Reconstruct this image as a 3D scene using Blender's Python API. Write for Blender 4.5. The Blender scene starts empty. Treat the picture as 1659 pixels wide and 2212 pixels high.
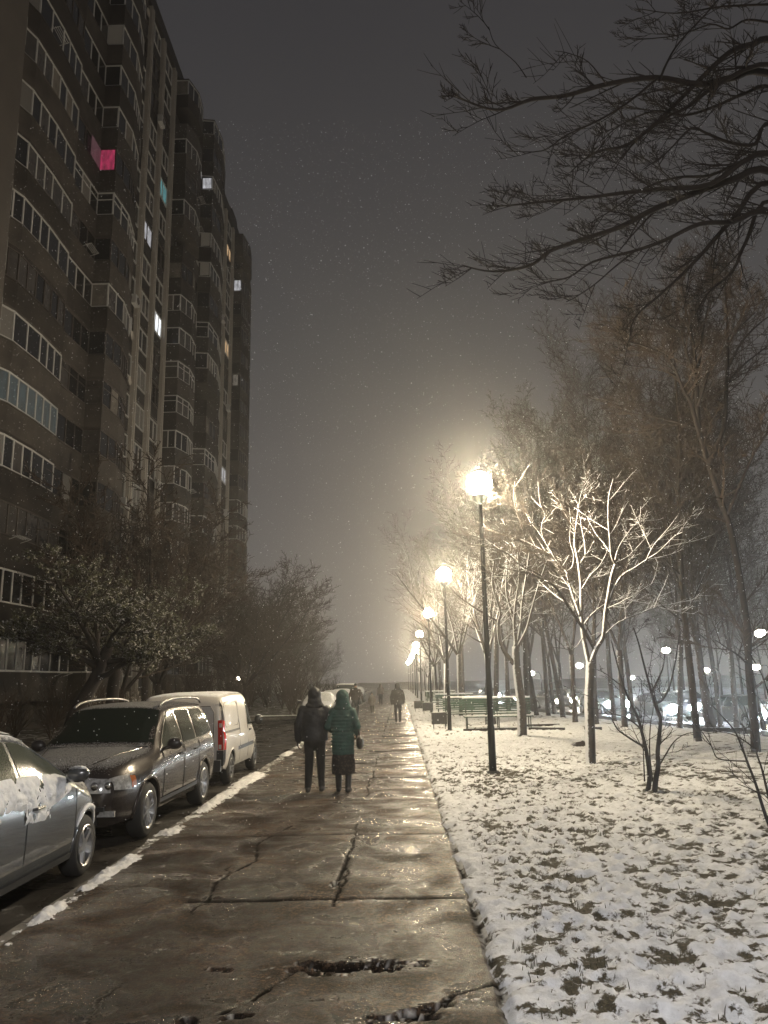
import bpy, bmesh, math, random
import numpy as np
from math import sin, cos, pi, radians, atan2, sqrt
from mathutils import Vector, Matrix

sc = bpy.context.scene
COL = sc.collection

# ------------------------------------------------------------------ camera
CAM_H = 1.9
PITCH, ROLL, YAW = 12.15, -1.2, 0.83
FPX, PCX, PCY = 1690.0, 829.5, 1106.0        # focal length and centre, on a 1659 x 2212 print of the photo
cam_rot = (Matrix.Rotation(radians(YAW), 3, 'Z') @ Matrix.Rotation(radians(90 + PITCH), 3, 'X')
           @ Matrix.Rotation(radians(ROLL), 3, 'Z'))
cd = bpy.data.cameras.new('camera')
cam = bpy.data.objects.new('camera', cd)
COL.objects.link(cam)
cam.location = (0, 0, CAM_H)
cam.rotation_euler = cam_rot.to_euler()
cd.sensor_fit = 'VERTICAL'
cd.sensor_height = 36.0
cd.lens = 36.0 * FPX / 2212.0
cd.clip_start = 0.1
cd.clip_end = 3000
sc.camera = cam

# ------------------------------------------------------------------ night sky, exposure, render settings
world = bpy.data.worlds.new("World")
sc.world = world
world.use_nodes = True
wn, wl = world.node_tree.nodes, world.node_tree.links
wn.clear()
wo = wn.new('ShaderNodeOutputWorld')
wb = wn.new('ShaderNodeBackground')
wt = wn.new('ShaderNodeTexCoord')
ws = wn.new('ShaderNodeSeparateXYZ')
wr_ = wn.new('ShaderNodeValToRGB')
wnz = wn.new('ShaderNodeTexNoise')
wnz.inputs['Scale'].default_value = 2.2
wnz.inputs['Detail'].default_value = 3
wma = wn.new('ShaderNodeMath'); wma.operation = 'MULTIPLY_ADD'
wma.inputs[1].default_value = 0.10
cr = wr_.color_ramp
cr.elements[0].position = 0.0;  cr.elements[0].color = (0.185, 0.170, 0.157, 1)
cr.elements[1].position = 1.0;  cr.elements[1].color = (0.030, 0.029, 0.031, 1)
for p, c in ((0.10, (0.160, 0.148, 0.139, 1)), (0.22, (0.125, 0.117, 0.112, 1)), (0.36, (0.090, 0.085, 0.084, 1)),
             (0.52, (0.065, 0.062, 0.063, 1)), (0.72, (0.045, 0.043, 0.046, 1))):
    e = cr.elements.new(p); e.color = c
wl.new(wt.outputs['Generated'], ws.inputs[0])
wl.new(wt.outputs['Generated'], wnz.inputs['Vector'])
wl.new(wnz.outputs['Fac'], wma.inputs[0])
wsub = wn.new('ShaderNodeMath'); wsub.operation = 'SUBTRACT'; wsub.inputs[1].default_value = 0.05
wl.new(ws.outputs['Z'], wsub.inputs[0])
wl.new(wsub.outputs[0], wma.inputs[2])
wl.new(wma.outputs[0], wr_.inputs[0])
wl.new(wr_.outputs[0], wb.inputs[0])
wb.inputs[1].default_value = 0.88
wl.new(wb.outputs[0], wo.inputs[0])

sc.view_settings.view_transform = 'Standard'
sc.view_settings.look = 'None'
sc.view_settings.exposure = 0.0
sc.view_settings.gamma = 1.0
sc.render.engine = 'CYCLES'
cy = sc.cycles
cy.max_bounces = 4
cy.diffuse_bounces = 2
cy.glossy_bounces = 3
cy.transmission_bounces = 3
cy.transparent_max_bounces = 6
cy.volume_bounces = 0
cy.caustics_reflective = False
cy.caustics_refractive = False
cy.sample_clamp_indirect = 3.0
cy.use_denoising = True

# ------------------------------------------------------------------ pixel -> place helpers (used once, to survey the photo)
CAMP = Vector((0, 0, CAM_H))
def ray(x, y):
    return cam_rot @ Vector(((x - PCX) / FPX, -(y - PCY) / FPX, -1.0))
def gnd(x, y, z=0.0):
    d = ray(x, y); return d * ((z - CAM_H) / d.z) + CAMP
def at_y(x, y, Y):
    d = ray(x, y); return d * (Y / d.y) + CAMP
def zoomer(ox, oy, s):                       # a zoomed crop of the photo with its own origin and scale
    return lambda x, y: ((ox + x / s) / 1.15735, (oy + y / s) / 1.15735)

# ------------------------------------------------------------------ object helpers
def tag(o, label=None, cat=None, group=None, kind=None):
    if label: o['label'] = label
    if cat: o['category'] = cat
    if group: o['group'] = group
    if kind: o['kind'] = kind
    return o
def empty(name, loc=(0, 0, 0), rz=0.0):
    o = bpy.data.objects.new(name, None)
    o.location = loc; o.rotation_euler = (0, 0, rz)
    o.empty_display_size = 0.2
    COL.objects.link(o)
    return o
def wloc(p):
    v = Vector((0, 0, 0))
    while p is not None:
        v += Vector(p.location); p = p.parent
    return v
def link(name, me, parent=None, loc=None):
    o = bpy.data.objects.new(name, me)
    COL.objects.link(o)
    if parent is not None: o.parent = parent
    if loc is not None: o.location = loc
    return o
def copy_tree(o, parent=None):
    c = o.copy(); COL.objects.link(c)
    if parent is not None: c.parent = parent
    for ch in list(o.children): copy_tree(ch, c)
    return c

class MB:
    """collects shapes; build() links them as ONE mesh object"""
    def __init__(s): s.V = []; s.F = []; s.M = []
    def add(s, V, F, mi=0):
        n = len(s.V); s.V.extend([tuple(v) for v in V])
        s.F.extend([tuple(i + n for i in f) for f in F]); s.M.extend([mi] * len(F)); return s
    def box(s, c, d, mi=0, rz=0.0, M=None):
        x, y, z = d[0] / 2, d[1] / 2, d[2] / 2
        V = [Vector((a * x, b * y, e * z)) for e in (-1, 1) for b in (-1, 1) for a in (-1, 1)]
        R = M if M is not None else Matrix.Rotation(rz, 3, 'Z')
        V = [R @ v + Vector(c) for v in V]
        return s.add(V, [(0, 2, 3, 1), (4, 5, 7, 6), (0, 1, 5, 4), (2, 6, 7, 3), (0, 4, 6, 2), (1, 3, 7, 5)], mi)
    def tube(s, P, R, n=6, mi=0, cap=True, flat=1.0):
        P = [Vector(p) for p in P]
        if not hasattr(R, '__len__'): R = [R] * len(P)
        V = []; F = []
        up = None
        for i, p in enumerate(P):
            t = (P[min(i + 1, len(P) - 1)] - P[max(i - 1, 0)])
            if t.length < 1e-9: t = Vector((0, 0, 1))
            t.normalize()
            if up is None:
                up = Vector((0, 0, 1)) if abs(t.z) < 0.9 else Vector((1, 0, 0))
            a = t.cross(up)
            if a.length < 1e-6: a = t.orthogonal()
            a.normalize(); b = a.cross(t); up = b
            for k in range(n):
                w = 2 * pi * k / n
                V.append(p + (a * cos(w) + b * sin(w) * flat) * R[i])
        for i in range(len(P) - 1):
            for k in range(n):
                k2 = (k + 1) % n
                F.append((i * n + k, i * n + k2, (i + 1) * n + k2, (i + 1) * n + k))
        if cap:
            F.append(tuple(range(n))[::-1]); F.append(tuple((len(P) - 1) * n + k for k in range(n)))
        return s.add(V, F, mi)
    def ball(s, c, r, nu=12, nv=8, mi=0, M=None):
        if not hasattr(r, '__len__'): r = (r, r, r)
        V = []; F = []
        for j in range(1, nv):
            ph = pi * j / nv
            for i in range(nu):
                th = 2 * pi * i / nu
                V.append(Vector((r[0] * sin(ph) * cos(th), r[1] * sin(ph) * sin(th), r[2] * cos(ph))))
        V.append(Vector((0, 0, r[2]))); V.append(Vector((0, 0, -r[2])))
        t, b = len(V) - 2, len(V) - 1
        for j in range(nv - 2):
            for i in range(nu):
                i2 = (i + 1) % nu
                F.append((j * nu + i, (j + 1) * nu + i, (j + 1) * nu + i2, j * nu + i2))
        for i in range(nu):
            i2 = (i + 1) % nu
            F.append((t, i, i2)); F.append((b, (nv - 2) * nu + i2, (nv - 2) * nu + i))
        if M is not None: V = [M @ v for v in V]
        return s.add([v + Vector(c) for v in V], F, mi)
    def lathe(s, c, prof, n=24, axis='z', mi=0, cap=True):
        V = []; F = []
        for (r, h) in prof:
            for k in range(n):
                w = 2 * pi * k / n
                if axis == 'z': V.append((c[0] + r * cos(w), c[1] + r * sin(w), c[2] + h))
                else: V.append((c[0] + h, c[1] + r * cos(w), c[2] + r * sin(w)))
        for i in range(len(prof) - 1):
            for k in range(n):
                k2 = (k + 1) % n
                F.append((i * n + k, i * n + k2, (i + 1) * n + k2, (i + 1) * n + k))
        if cap:
            F.append(tuple(range(n))[::-1]); F.append(tuple((len(prof) - 1) * n + k for k in range(n)))
        return s.add(V, F, mi)
    def mesh(s, mats, off=(0, 0, 0), smooth=False, name='mesh'):
        me = bpy.data.meshes.new(name)
        ox, oy, oz = off
        me.from_pydata([(v[0] - ox, v[1] - oy, v[2] - oz) for v in s.V], [], s.F)
        if not isinstance(mats, (list, tuple)): mats = [mats]
        for m in mats: me.materials.append(m)
        me.polygons.foreach_set('material_index', s.M)
        if smooth: me.polygons.foreach_set('use_smooth', [True] * len(s.F))
        me.update()
        return me
    def build(s, name, mats, parent=None, smooth=False, sharp=None):
        off = wloc(parent) if parent is not None else (0, 0, 0)
        me = s.mesh(mats, off, smooth, name)
        if sharp is not None: me.set_sharp_from_angle(angle=radians(sharp))
        return link(name, me, parent)

def recalc(me):
    bm = bmesh.new(); bm.from_mesh(me)
    bmesh.ops.recalc_face_normals(bm, faces=bm.faces[:]); bm.to_mesh(me); bm.free()

def smoothpath(P, n=3, R=None):
    """Catmull-Rom through the points"""
    P = [Vector(p) for p in P]; out = []; ro = []
    for i in range(len(P) - 1):
        p0 = P[max(i - 1, 0)]; p1 = P[i]; p2 = P[i + 1]; p3 = P[min(i + 2, len(P) - 1)]
        for k in range(n):
            t = k / n
            out.append(0.5 * ((2 * p1) + (p2 - p0) * t + (2 * p0 - 5 * p1 + 4 * p2 - p3) * t * t + (3 * p1 - p0 - 3 * p2 + p3) * t ** 3))
            if R: ro.append(R[i] * (1 - t) + R[i + 1] * t)
    out.append(P[-1])
    if R: ro.append(R[-1]); return out, ro
    return out

# value noise on numpy arrays
_rng0 = np.random.RandomState(7)
_TAB = _rng0.rand(512, 512)
def vnoise(x, y):
    x = np.asarray(x, float); y = np.asarray(y, float)
    xi = np.floor(x).astype(int); yi = np.floor(y).astype(int)
    fx = x - xi; fy = y - yi
    fx = fx * fx * (3 - 2 * fx); fy = fy * fy * (3 - 2 * fy)
    a = _TAB[xi % 512, yi % 512]; b = _TAB[(xi + 1) % 512, yi % 512]
    c = _TAB[xi % 512, (yi + 1) % 512]; d = _TAB[(xi + 1) % 512, (yi + 1) % 512]
    return (a * (1 - fx) + b * fx) * (1 - fy) + (c * (1 - fx) + d * fx) * fy
def fbm(x, y, oct=4, gain=0.5, off=0.0):
    s = 0; a = 1; t = 0
    for o in range(oct):
        s = s + a * vnoise(x * 2 ** o + 17.3 * o + off, y * 2 ** o + 5.7 * o + off * 1.7); t += a; a *= gain
    return s / t
def grid_mesh(name, xs, ys, Z, mats, attrs=None, keep=None, smooth=True):
    nx, ny = len(xs), len(ys)
    X, Y = np.meshgrid(xs, ys)
    co = np.stack([X, Y, Z], -1).reshape(-1, 3)
    idx = np.arange(nx * ny).reshape(ny, nx)
    q = np.stack([idx[:-1, :-1], idx[:-1, 1:], idx[1:, 1:], idx[1:, :-1]], -1).reshape(-1, 4)
    if keep is not None:
        q = q[keep.reshape(-1)[q].all(axis=1)]
        used = np.zeros(nx * ny, bool); used[q.reshape(-1)] = True
        mp = np.cumsum(used) - 1
        q = mp[q]; co = co[used]
        if attrs: attrs = {k: v.reshape(-1)[used] for k, v in attrs.items()}
    me = bpy.data.meshes.new(name)
    me.vertices.add(len(co)); me.vertices.foreach_set('co', co.reshape(-1).astype(np.float32))
    me.loops.add(q.size); me.loops.foreach_set('vertex_index', q.reshape(-1).astype(np.int32))
    me.polygons.add(len(q))
    me.polygons.foreach_set('loop_start', np.arange(0, q.size, 4, dtype=np.int32))
    me.polygons.foreach_set('loop_total', np.full(len(q), 4, dtype=np.int32))
    me.polygons.foreach_set('use_smooth', np.full(len(q), smooth))
    me.update(calc_edges=True)
    if attrs:
        for k, v in attrs.items():
            a = me.attributes.new(k, 'FLOAT', 'POINT')
            a.data.foreach_set('value', v.reshape(-1).astype(np.float32))
    if not isinstance(mats, (list, tuple)): mats = [mats]
    for m in mats: me.materials.append(m)
    return me

# ------------------------------------------------------------------ materials
class NT:
    def __init__(s, name):
        s.m = bpy.data.materials.new(name); s.m.use_nodes = True
        s.n = s.m.node_tree.nodes; s.l = s.m.node_tree.links
        s.b = s.n['Principled BSDF']; s.o = s.n['Material Output']
    def new(s, t, **kw):
        n = s.n.new(t)
        for k, v in kw.items(): setattr(n, k, v)
        return n
    def set(s, sock, v):
        if hasattr(v, 'is_output') or isinstance(v, bpy.types.NodeSocket): s.l.new(v, sock)
        else: sock.default_value = v
    def math(s, op, a, b=0.5, c=None, clamp=False):
        n = s.new('ShaderNodeMath', operation=op); n.use_clamp = clamp
        s.set(n.inputs[0], a); s.set(n.inputs[1], b)
        if c is not None: s.set(n.inputs[2], c)
        return n.outputs[0]
    def noise(s, scale, detail=3, rough=0.5, vec=None, dist=0.0):
        n = s.new('ShaderNodeTexNoise')
        n.inputs['Scale'].default_value = scale; n.inputs['Detail'].default_value = detail
        n.inputs['Roughness'].default_value = rough; n.inputs['Distortion'].default_value = dist
        if vec is not None: s.l.new(vec, n.inputs['Vector'])
        return n.outputs['Fac']
    def ramp(s, f, stops):
        n = s.new('ShaderNodeValToRGB'); s.l.new(f, n.inputs[0])
        r = n.color_ramp
        r.elements[0].position, r.elements[0].color = stops[0][0], (*stops[0][1], 1) if hasattr(stops[0][1], '__len__') else (stops[0][1],) * 3 + (1,)
        c = stops[-1][1]; r.elements[1].position = stops[-1][0]; r.elements[1].color = (*c, 1) if hasattr(c, '__len__') else (c, c, c, 1)
        for p, c in stops[1:-1]:
            e = r.elements.new(p); e.color = (*c, 1) if hasattr(c, '__len__') else (c, c, c, 1)
        return n.outputs[0]
    def mix(s, f, a, b):
        n = s.new('ShaderNodeMix', data_type='RGBA')
        s.set(n.inputs[0], f)
        s.set(n.inputs[6], (*a, 1) if isinstance(a, tuple) and len(a) == 3 else a)
        s.set(n.inputs[7], (*b, 1) if isinstance(b, tuple) and len(b) == 3 else b)
        return n.outputs[2]
    def obj(s):
        return s.new('ShaderNodeTexCoord').outputs['Object']
    def attr(s, name):
        return s.new('ShaderNodeAttribute', attribute_name=name).outputs['Fac']
    def bump(s, h, strength=0.5, dist=0.02):
        n = s.new('ShaderNodeBump'); s.set(n.inputs['Strength'], strength); n.inputs['Distance'].default_value = dist
        s.l.new(h, n.inputs['Height']); s.l.new(n.outputs[0], s.b.inputs['Normal'])
        return n
    def snowmask(s, d, lo, hi, nscale=9.0, namp=0.5):
        g = s.new('ShaderNodeNewGeometry')
        v = s.new('ShaderNodeVectorMath', operation='DOT_PRODUCT')
        s.l.new(g.outputs['Normal'], v.inputs[0]); v.inputs[1].default_value = d
        n = s.noise(nscale, 3, 0.6, s.obj())
        a = s.math('MULTIPLY_ADD', s.math('SUBTRACT', n, 0.5), namp, v.outputs['Value'])
        return s.new_range(a, lo, hi)
    def new_range(s, a, lo, hi):
        n = s.new('ShaderNodeMapRange'); s.l.new(a, n.inputs[0])
        n.inputs[1].default_value = lo; n.inputs[2].default_value = hi
        return n.outputs[0]

SNOW = (0.80, 0.81, 0.83)
def plain(name, col, rough=0.6, metal=0.0, var=0.0, vs=6.0, bump=0.0, bs=40.0, coat=0.0, spec=0.5, snow=None, snowcol=SNOW):
    """snow = (direction, lo, hi, noise scale, noise amount)"""
    t = NT(name)
    t.b.inputs['Roughness'].default_value = rough
    t.b.inputs['Metallic'].default_value = metal
    t.b.inputs['Coat Weight'].default_value = coat
    t.b.inputs['Specular IOR Level'].default_value = spec
    c = (*col, 1)
    csock = None
    if var:
        n = t.noise(vs, 4, 0.6, t.obj())
        lo = tuple(x * (1 - var) for x in col); hi = tuple(min(1, x * (1 + var)) for x in col)
        csock = t.ramp(n, [(0.3, lo), (0.7, hi)])
    if snow:
        m = t.snowmask(*snow)
        csock = t.mix(m, csock if csock is not None else c, snowcol)
        r = t.math('MULTIPLY_ADD', m, 0.75 - rough, rough)
        t.l.new(r, t.b.inputs['Roughness'])
        if metal: t.l.new(t.math('MULTIPLY_ADD', m, -metal, metal), t.b.inputs['Metallic'])
        if coat: t.l.new(t.math('MULTIPLY_ADD', m, -coat, coat), t.b.inputs['Coat Weight'])
    t.set(t.b.inputs['Base Color'], csock if csock is not None else c)
    if bump: t.bump(t.noise(bs, 4, 0.6, t.obj()), bump, 0.01)
    return t.m
def glow(name, col, strength, base=(0.8, 0.8, 0.8), folds=0.0):
    t = NT(name)
    t.b.inputs['Base Color'].default_value = (*base, 1)
    t.b.inputs['Emission Color'].default_value = (*col, 1)
    t.b.inputs['Emission Strength'].default_value = strength
    if folds:                              # light through curtains, furniture and frames
        mp = t.new('ShaderNodeMapping'); mp.inputs['Scale'].default_value = (1, 1, .28); t.l.new(t.obj(), mp.inputs[0])
        n = t.ramp(t.noise(folds, 3, .6, mp.outputs[0]), [(0.3, 0.25), (0.7, 1.6)])
        t.l.new(t.math('MULTIPLY', n, strength), t.b.inputs['Emission Strength'])
    return t.m
# ================================================================== GROUND
UP = (0, 0, 1)
# --- wet pavement (slabs by the lawn, worn asphalt by the kerb)
t = NT('wet_pavement')
o = t.obj()
n1 = t.noise(0.9, 5, 0.62, o); n2 = t.noise(9.0, 6, 0.78, o); n3 = t.noise(62.0, 4, 0.75, o); n4 = t.noise(1.7, 3, 0.5, o, 0.6)
mixn = t.math('ADD', t.math('MULTIPLY', n1, 0.55), t.math('MULTIPLY', n2, 0.45))
c1 = t.ramp(mixn, [(0.36, (0.008, 0.0048, 0.003)), (0.5, (0.030, 0.0185, 0.0115)), (0.64, (0.110, 0.070, 0.044))])
c2 = t.ramp(t.math('ADD', t.math('MULTIPLY', n3, .5), t.math('MULTIPLY', t.noise(24.0, 4, 0.8, o), .5)), [(0.41, 0.15), (0.5, 0.8), (0.59, 3.0)])
cm = t.new('ShaderNodeMix', data_type='RGBA', blend_type='MULTIPLY'); cm.inputs[0].default_value = 1
t.l.new(c1, cm.inputs[6]); t.l.new(c2, cm.inputs[7])
jt = t.attr('joint'); wtr = t.attr('water')
colj = t.mix(jt, cm.outputs[2], (0.003, 0.0022, 0.0018))
colw = t.mix(wtr, colj, (0.006, 0.005, 0.0045))
# thin slush film lying in pale patches
sl = t.new_range(t.math('ADD', t.math('MULTIPLY', n4, 0.6), t.math('MULTIPLY', n2, 0.4)), 0.50, 0.74)
colw = t.mix(t.math('MULTIPLY', sl, 0.10), colw, (0.26, 0.215, 0.17))
colw = t.mix(t.attr('slush'), colw, (0.60, 0.59, 0.57))
t.l.new(colw, t.b.inputs['Base Color'])
rr = t.ramp(t.math('ADD', t.math('MULTIPLY', n4, 0.7), t.math('MULTIPLY', n2, 0.3)), [(0.40, 0.17), (0.50, 0.36), (0.62, 0.62)])
rr = t.math('MAXIMUM', rr, t.math('MULTIPLY', jt, 0.95))
t.l.new(t.math('MULTIPLY', rr, t.math('SUBTRACT', 1.0, t.math('MULTIPLY', wtr, 0.85))), t.b.inputs['Roughness'])
sp = t.ramp(t.math('ADD', t.math('MULTIPLY', n4, 0.7), t.math('MULTIPLY', n2, 0.3)), [(0.40, 0.46), (0.50, 0.16), (0.62, 0.06)])
t.l.new(t.math('MULTIPLY', t.math('MULTIPLY', sp, t.math('SUBTRACT', 1.0, t.math('MULTIPLY', jt, .95))), t.math('SUBTRACT', 1.0, t.math('MULTIPLY', wtr, .8))), t.b.inputs['Specular IOR Level'])
hb = t.math('ADD', t.math('MULTIPLY', n3, 0.55), t.math('MULTIPLY', n2, 0.9))
hb = t.math('ADD', hb, t.math('MULTIPLY', t.noise(150.0, 2, .5, o), .35))
bmp = t.bump(hb, 0.55, 0.035)
t.l.new(t.math('MULTIPLY', t.math('SUBTRACT', 1.0, wtr), 0.85), bmp.inputs['Strength'])
M_PAVE = t.m

# --- parking lane asphalt
t = NT('wet_asphalt'); o = t.obj()
n1 = t.noise(0.6, 5, 0.6, o); n3 = t.noise(60, 3, 0.7, o)
c = t.ramp(n1, [(0.35, (0.016, 0.014, 0.012)), (0.65, (0.045, 0.039, 0.033))])
c = t.mix(t.new_range(t.noise(2.1, 5, 0.7, o), 0.60, 0.74), c, (0.42, 0.41, 0.40))
t.l.new(c, t.b.inputs['Base Color'])
t.l.new(t.ramp(t.noise(1.1, 3, 0.6, o), [(0.38, 0.2), (0.62, 0.6)]), t.b.inputs['Roughness'])
t.bump(n3, 0.5, 0.01)
M_ASPH = t.m

# --- snow-covered lawn
t = NT('snowy_lawn'); o = t.obj()
n1 = t.noise(38, 4, 0.75, o); n2 = t.noise(9, 4, 0.65, o)
soil = t.ramp(n1, [(0.3, (0.014, 0.011, 0.008)), (0.52, (0.050, 0.043, 0.027)), (0.7, (0.13, 0.11, 0.075))])
snowc = t.ramp(n2, [(0.3, (0.56, 0.57, 0.59)), (0.6, (0.82, 0.83, 0.86))])
m = t.new_range(t.math('ADD', t.attr('bare'), t.math('MULTIPLY', t.math('SUBTRACT', n1, 0.5), 1.05)), 0.42, 0.60)
t.l.new(t.mix(m, snowc, soil), t.b.inputs['Base Color'])
t.b.inputs['Roughness'].default_value = 0.8
t.b.inputs['Specular IOR Level'].default_value = 0.25
t.bump(t.math('ADD', n1, t.math('MULTIPLY', n2, 1.5)), 0.7, 0.02)
M_LAWN = t.m

# --- dirty snow lying in strips
M_SNOW = plain('old_snow', (0.72, 0.71, 0.70), 0.75, var=0.22, vs=18, bump=0.6, bs=55, spec=0.25)
M_KERB = plain('kerb_concrete', (0.16, 0.145, 0.125), 0.5, var=0.35, vs=5, bump=0.4)
M_EARTH = plain('bare_earth', (0.05, 0.042, 0.032), 0.8, var=0.4, vs=3, bump=0.7, bs=20, snow=(UP, 1.0, 1.28, 2.2, 1.0))

# ---------- pavement sheet
xs = np.concatenate([np.arange(-3.05, 0.64, 0.021)])
ys = [3.6]
while ys[-1] < 150: ys.append(ys[-1] + 0.0042 * ys[-1] * (1 if ys[-1] < 30 else 2.2))
ys = np.array(ys)
X, Y = np.meshgrid(xs, ys)
wob = lambda s, a, o_=0.0: (fbm(Y * s + o_, X * 0 + o_, 3) - 0.5) * a
joint = np.zeros_like(X); Z = (fbm(X * 0.5, Y * 0.35, 3) - 0.5) * 0.016 + (fbm(X * 6, Y * 6, 3, .6) - .5) * 0.006
def vline(x0, w, y0, y1, amp=0.10, o_=0.0, depth=0.02, gate=0.0):
    global joint, Z
    c = x0 + (fbm(Y * 1.3 + o_, Y * 0 + o_, 6, 0.7) - 0.5) * amp
    ww = w * (0.35 + 1.5 * fbm(Y * 2.2 + o_ * 3, X * 0 + 3.1, 3))
    m = np.clip(1.25 - np.abs(X - c) / ww, 0, 1) * ((Y > y0) & (Y < y1))
    if gate: m = m * np.clip((fbm(Y * 0.8 + o_ * 5, X * 0 + 9.2, 3) - gate) * 9, 0, 1)
    joint = np.maximum(joint, m); Z = Z - depth * m
def hline(y0, w, x0, x1, amp=0.05, o_=0.0, depth=0.02, slope=0.0):
    global joint, Z
    c = y0 + slope * (X + 0.6) + (fbm(X * 2.1 + o_, X * 0 + o_, 4, 0.6) - 0.5) * amp
    ww = w * (0.4 + 1.3 * fbm(X * 3 + o_ * 2, X * 0 + 1.7, 3))
    m = np.clip(1.25 - np.abs(Y - c) / ww, 0, 1) * ((X > x0) & (X < x1))
    joint = np.maximum(joint, m); Z = Z - depth * m
vline(-0.60, 0.022, 7.3, 150, 0.22, 0.3, 0.010, 0.34)
vline(-0.60, 0.010, 3.5, 8, 0.22, 0.3, 0.008, 0.5)
vline(-0.62, 0.035, 8.0, 9.3, 0.1, 4.4, 0.02)
vline(-1.85, 0.020, 3.5, 60, 0.42, 2.2, 0.012, 0.50)
vline(0.585, 0.030, 3.5, 150, 0.06, 1.2, 0.025)
yj = 7.55; kk = 0
slab_h = np.zeros_like(X)
while yj < 140:
    hline(yj, 0.014 + 0.0042 * yj, -1.95 if kk < 2 else (-0.75 if kk % 2 else -1.4), 0.62, 0.06, 1.7 * kk, 0.022)
    yj += 2.98; kk += 1
# each slab sits a little differently
si = np.floor((Y - 7.55) / 2.98).astype(int); sx = (X > -0.6).astype(int)
rnd = _TAB[(si * 13 + 40) % 512, (sx * 29 + 7) % 512]; rnd2 = _TAB[(si * 7 + 140) % 512, (sx * 11 + 70) % 512]
fr = ((Y - 7.55) / 2.98) % 1.0
Z = Z + (rnd - 0.5) * 0.022 + (rnd2 - 0.5) * 0.03 * (fr - 0.5)
# potholes holding water, cracks leading to them
water = np.zeros_like(X); slush = np.zeros_like(X)
def hole(cx, cy, ax, ay, o_, rot=0.0):
    global water, Z, joint, slush
    dx, dy = X - cx, Y - cy
    u = (dx * cos(rot) + dy * sin(rot)) / ax; v = (-dx * sin(rot) + dy * cos(rot)) / ay
    r = np.sqrt(u * u + v * v) + (fbm(X * 8 + o_, Y * 13 + o_, 5, 0.7) - 0.5) * 2.6
    m = np.clip((1.0 - r) * 4, 0, 1)
    water = np.maximum(water, m); Z = np.where(m > 0, Z * (1 - m) + (-0.04) * m, Z)
    rim = np.clip((1.35 - r) * 3, 0, 1) * (1 - m)
    slush = np.maximum(slush, rim * np.clip((fbm(X * 26 + o_, Y * 26, 3, .6) - 0.60) * 14, 0, 1))
    Z = Z + rim * (fbm(X * 30, Y * 30, 2) - 0.3) * 0.018
hole(-0.42, 5.83, 0.42, 0.115, 1.0)
hole(-0.10, 5.90, 0.17, 0.06, 5.0)
hole(0.13, 5.13, 0.30, 0.06, 9.0, 0.45)
hole(0.0, 4.98, 0.18, 0.04, 12.0, 0.2)
hole(-1.28, 4.95, 0.05, 0.12, 3.0)
hole(-0.66, 8.05, 0.035, 0.13, 6.0)
hole(-0.62, 10.1, 0.03, 0.12, 8.0)
hole(-1.28, 5.82, 0.10, 0.035, 15.0, -0.3)
hole(-0.98, 5.05, 0.10, 0.03, 18.0, 0.3)
cr_m = np.zeros_like(X)
def crack(P, w=0.014, o_=0.0):
    global joint, Z
    for (xa, ya), (xb, yb) in zip(P[:-1], P[1:]):
        L2 = (xb - xa) ** 2 + (yb - ya) ** 2
        tt = np.clip(((X - xa) * (xb - xa) + (Y - ya) * (yb - ya)) / L2, 0, 1)
        d = np.sqrt((X - xa - tt * (xb - xa)) ** 2 + (Y - ya - tt * (yb - ya)) ** 2)
        d = d + (fbm(X * 12 + o_, Y * 12, 3) - 0.5) * 0.05
        m = np.clip(1.3 - d / w, 0, 1)
        joint = np.maximum(joint, m); Z = Z - 0.013 * m
crack([(-0.75, 5.75), (-0.95, 5.3), (-1.1, 5.1), (-1.3, 5.0)], 0.018)
crack([(-1.75, 7.55), (-1.85, 8.2), (-1.6, 9.1), (-1.75, 10.0), (-1.5, 11.2)], 0.02, 3.0)
crack([(0.1, 5.0), (0.3, 5.35), (0.58, 5.5)], 0.014, 5.0)
slush = np.maximum(slush, np.clip((fbm(X * 30, Y * 30, 3, .6, 3.0) - 0.82) * 20, 0, 1) * 0.6)
slush = np.maximum(slush, np.clip(1 - (0.62 - X) / 0.10, 0, 1) * np.clip((fbm(X * 18, Y * 9, 3, .6, 5.0) - 0.46) * 8, 0, 1))
me = grid_mesh('pavement', xs, ys, Z, M_PAVE, {'joint': np.clip(joint, 0, 1), 'water': water, 'slush': slush})
pav = link('pavement', me); tag(pav, 'wet cracked slab pavement running to the distance', kind='structure')

# ---------- lawn
def lawn_base(X, Y):
    rl = np.interp(Y, [12, 28, 45, 66, 92, 150], [18.1, 15.8, 12.8, 9.8, 7.8, 6.6])
    return -0.74 * np.clip((X - rl + 6.5) / 6.5, 0, 1) ** 1.3 + 0.02
xs = [0.42]
while xs[-1] < 60: xs.append(xs[-1] + max(0.022, 0.013 * xs[-1]) * (1 if xs[-1] < 6 else 2.0))
ys = [3.2]
while ys[-1] < 170: ys.append(ys[-1] + 0.0050 * ys[-1] * (1 if ys[-1] < 26 else 2.6))
xs = np.array(xs); ys = np.array(ys)
X, Y = np.meshgrid(xs, ys)
lump = fbm(X * 7.0, Y * 7.0, 4, 0.62, 3.0); fine = fbm(X * 13, Y * 13, 3, 0.65, 8.0)
big = fbm(X * 0.55, Y * 0.55, 3, 0.5, 1.0)
patch = fbm(X * 2.2, Y * 2.2, 5, 0.65, 21.0)
near = np.clip((24 - Y) / 10, 0, 1)
bare = (patch - 0.5) * 0.8 + (fine - 0.5) * 1.5 - (lump - .5) * 0.7 + 0.36 + 0.02 * near
def blob(cx, cy, ax, ay, k):
    global bare
    r = ((X - cx) / ax) ** 2 + ((Y - cy) / ay) ** 2
    bare = bare + k * np.exp(-r * 1.2)
blob(1.9, 15.3, 1.5, 2.2, 0.16)
blob(1.55, 8.2, 0.35, 0.45, 0.30)
blob(2.45, 7.0, 0.32, 0.45, 0.34)
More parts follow.
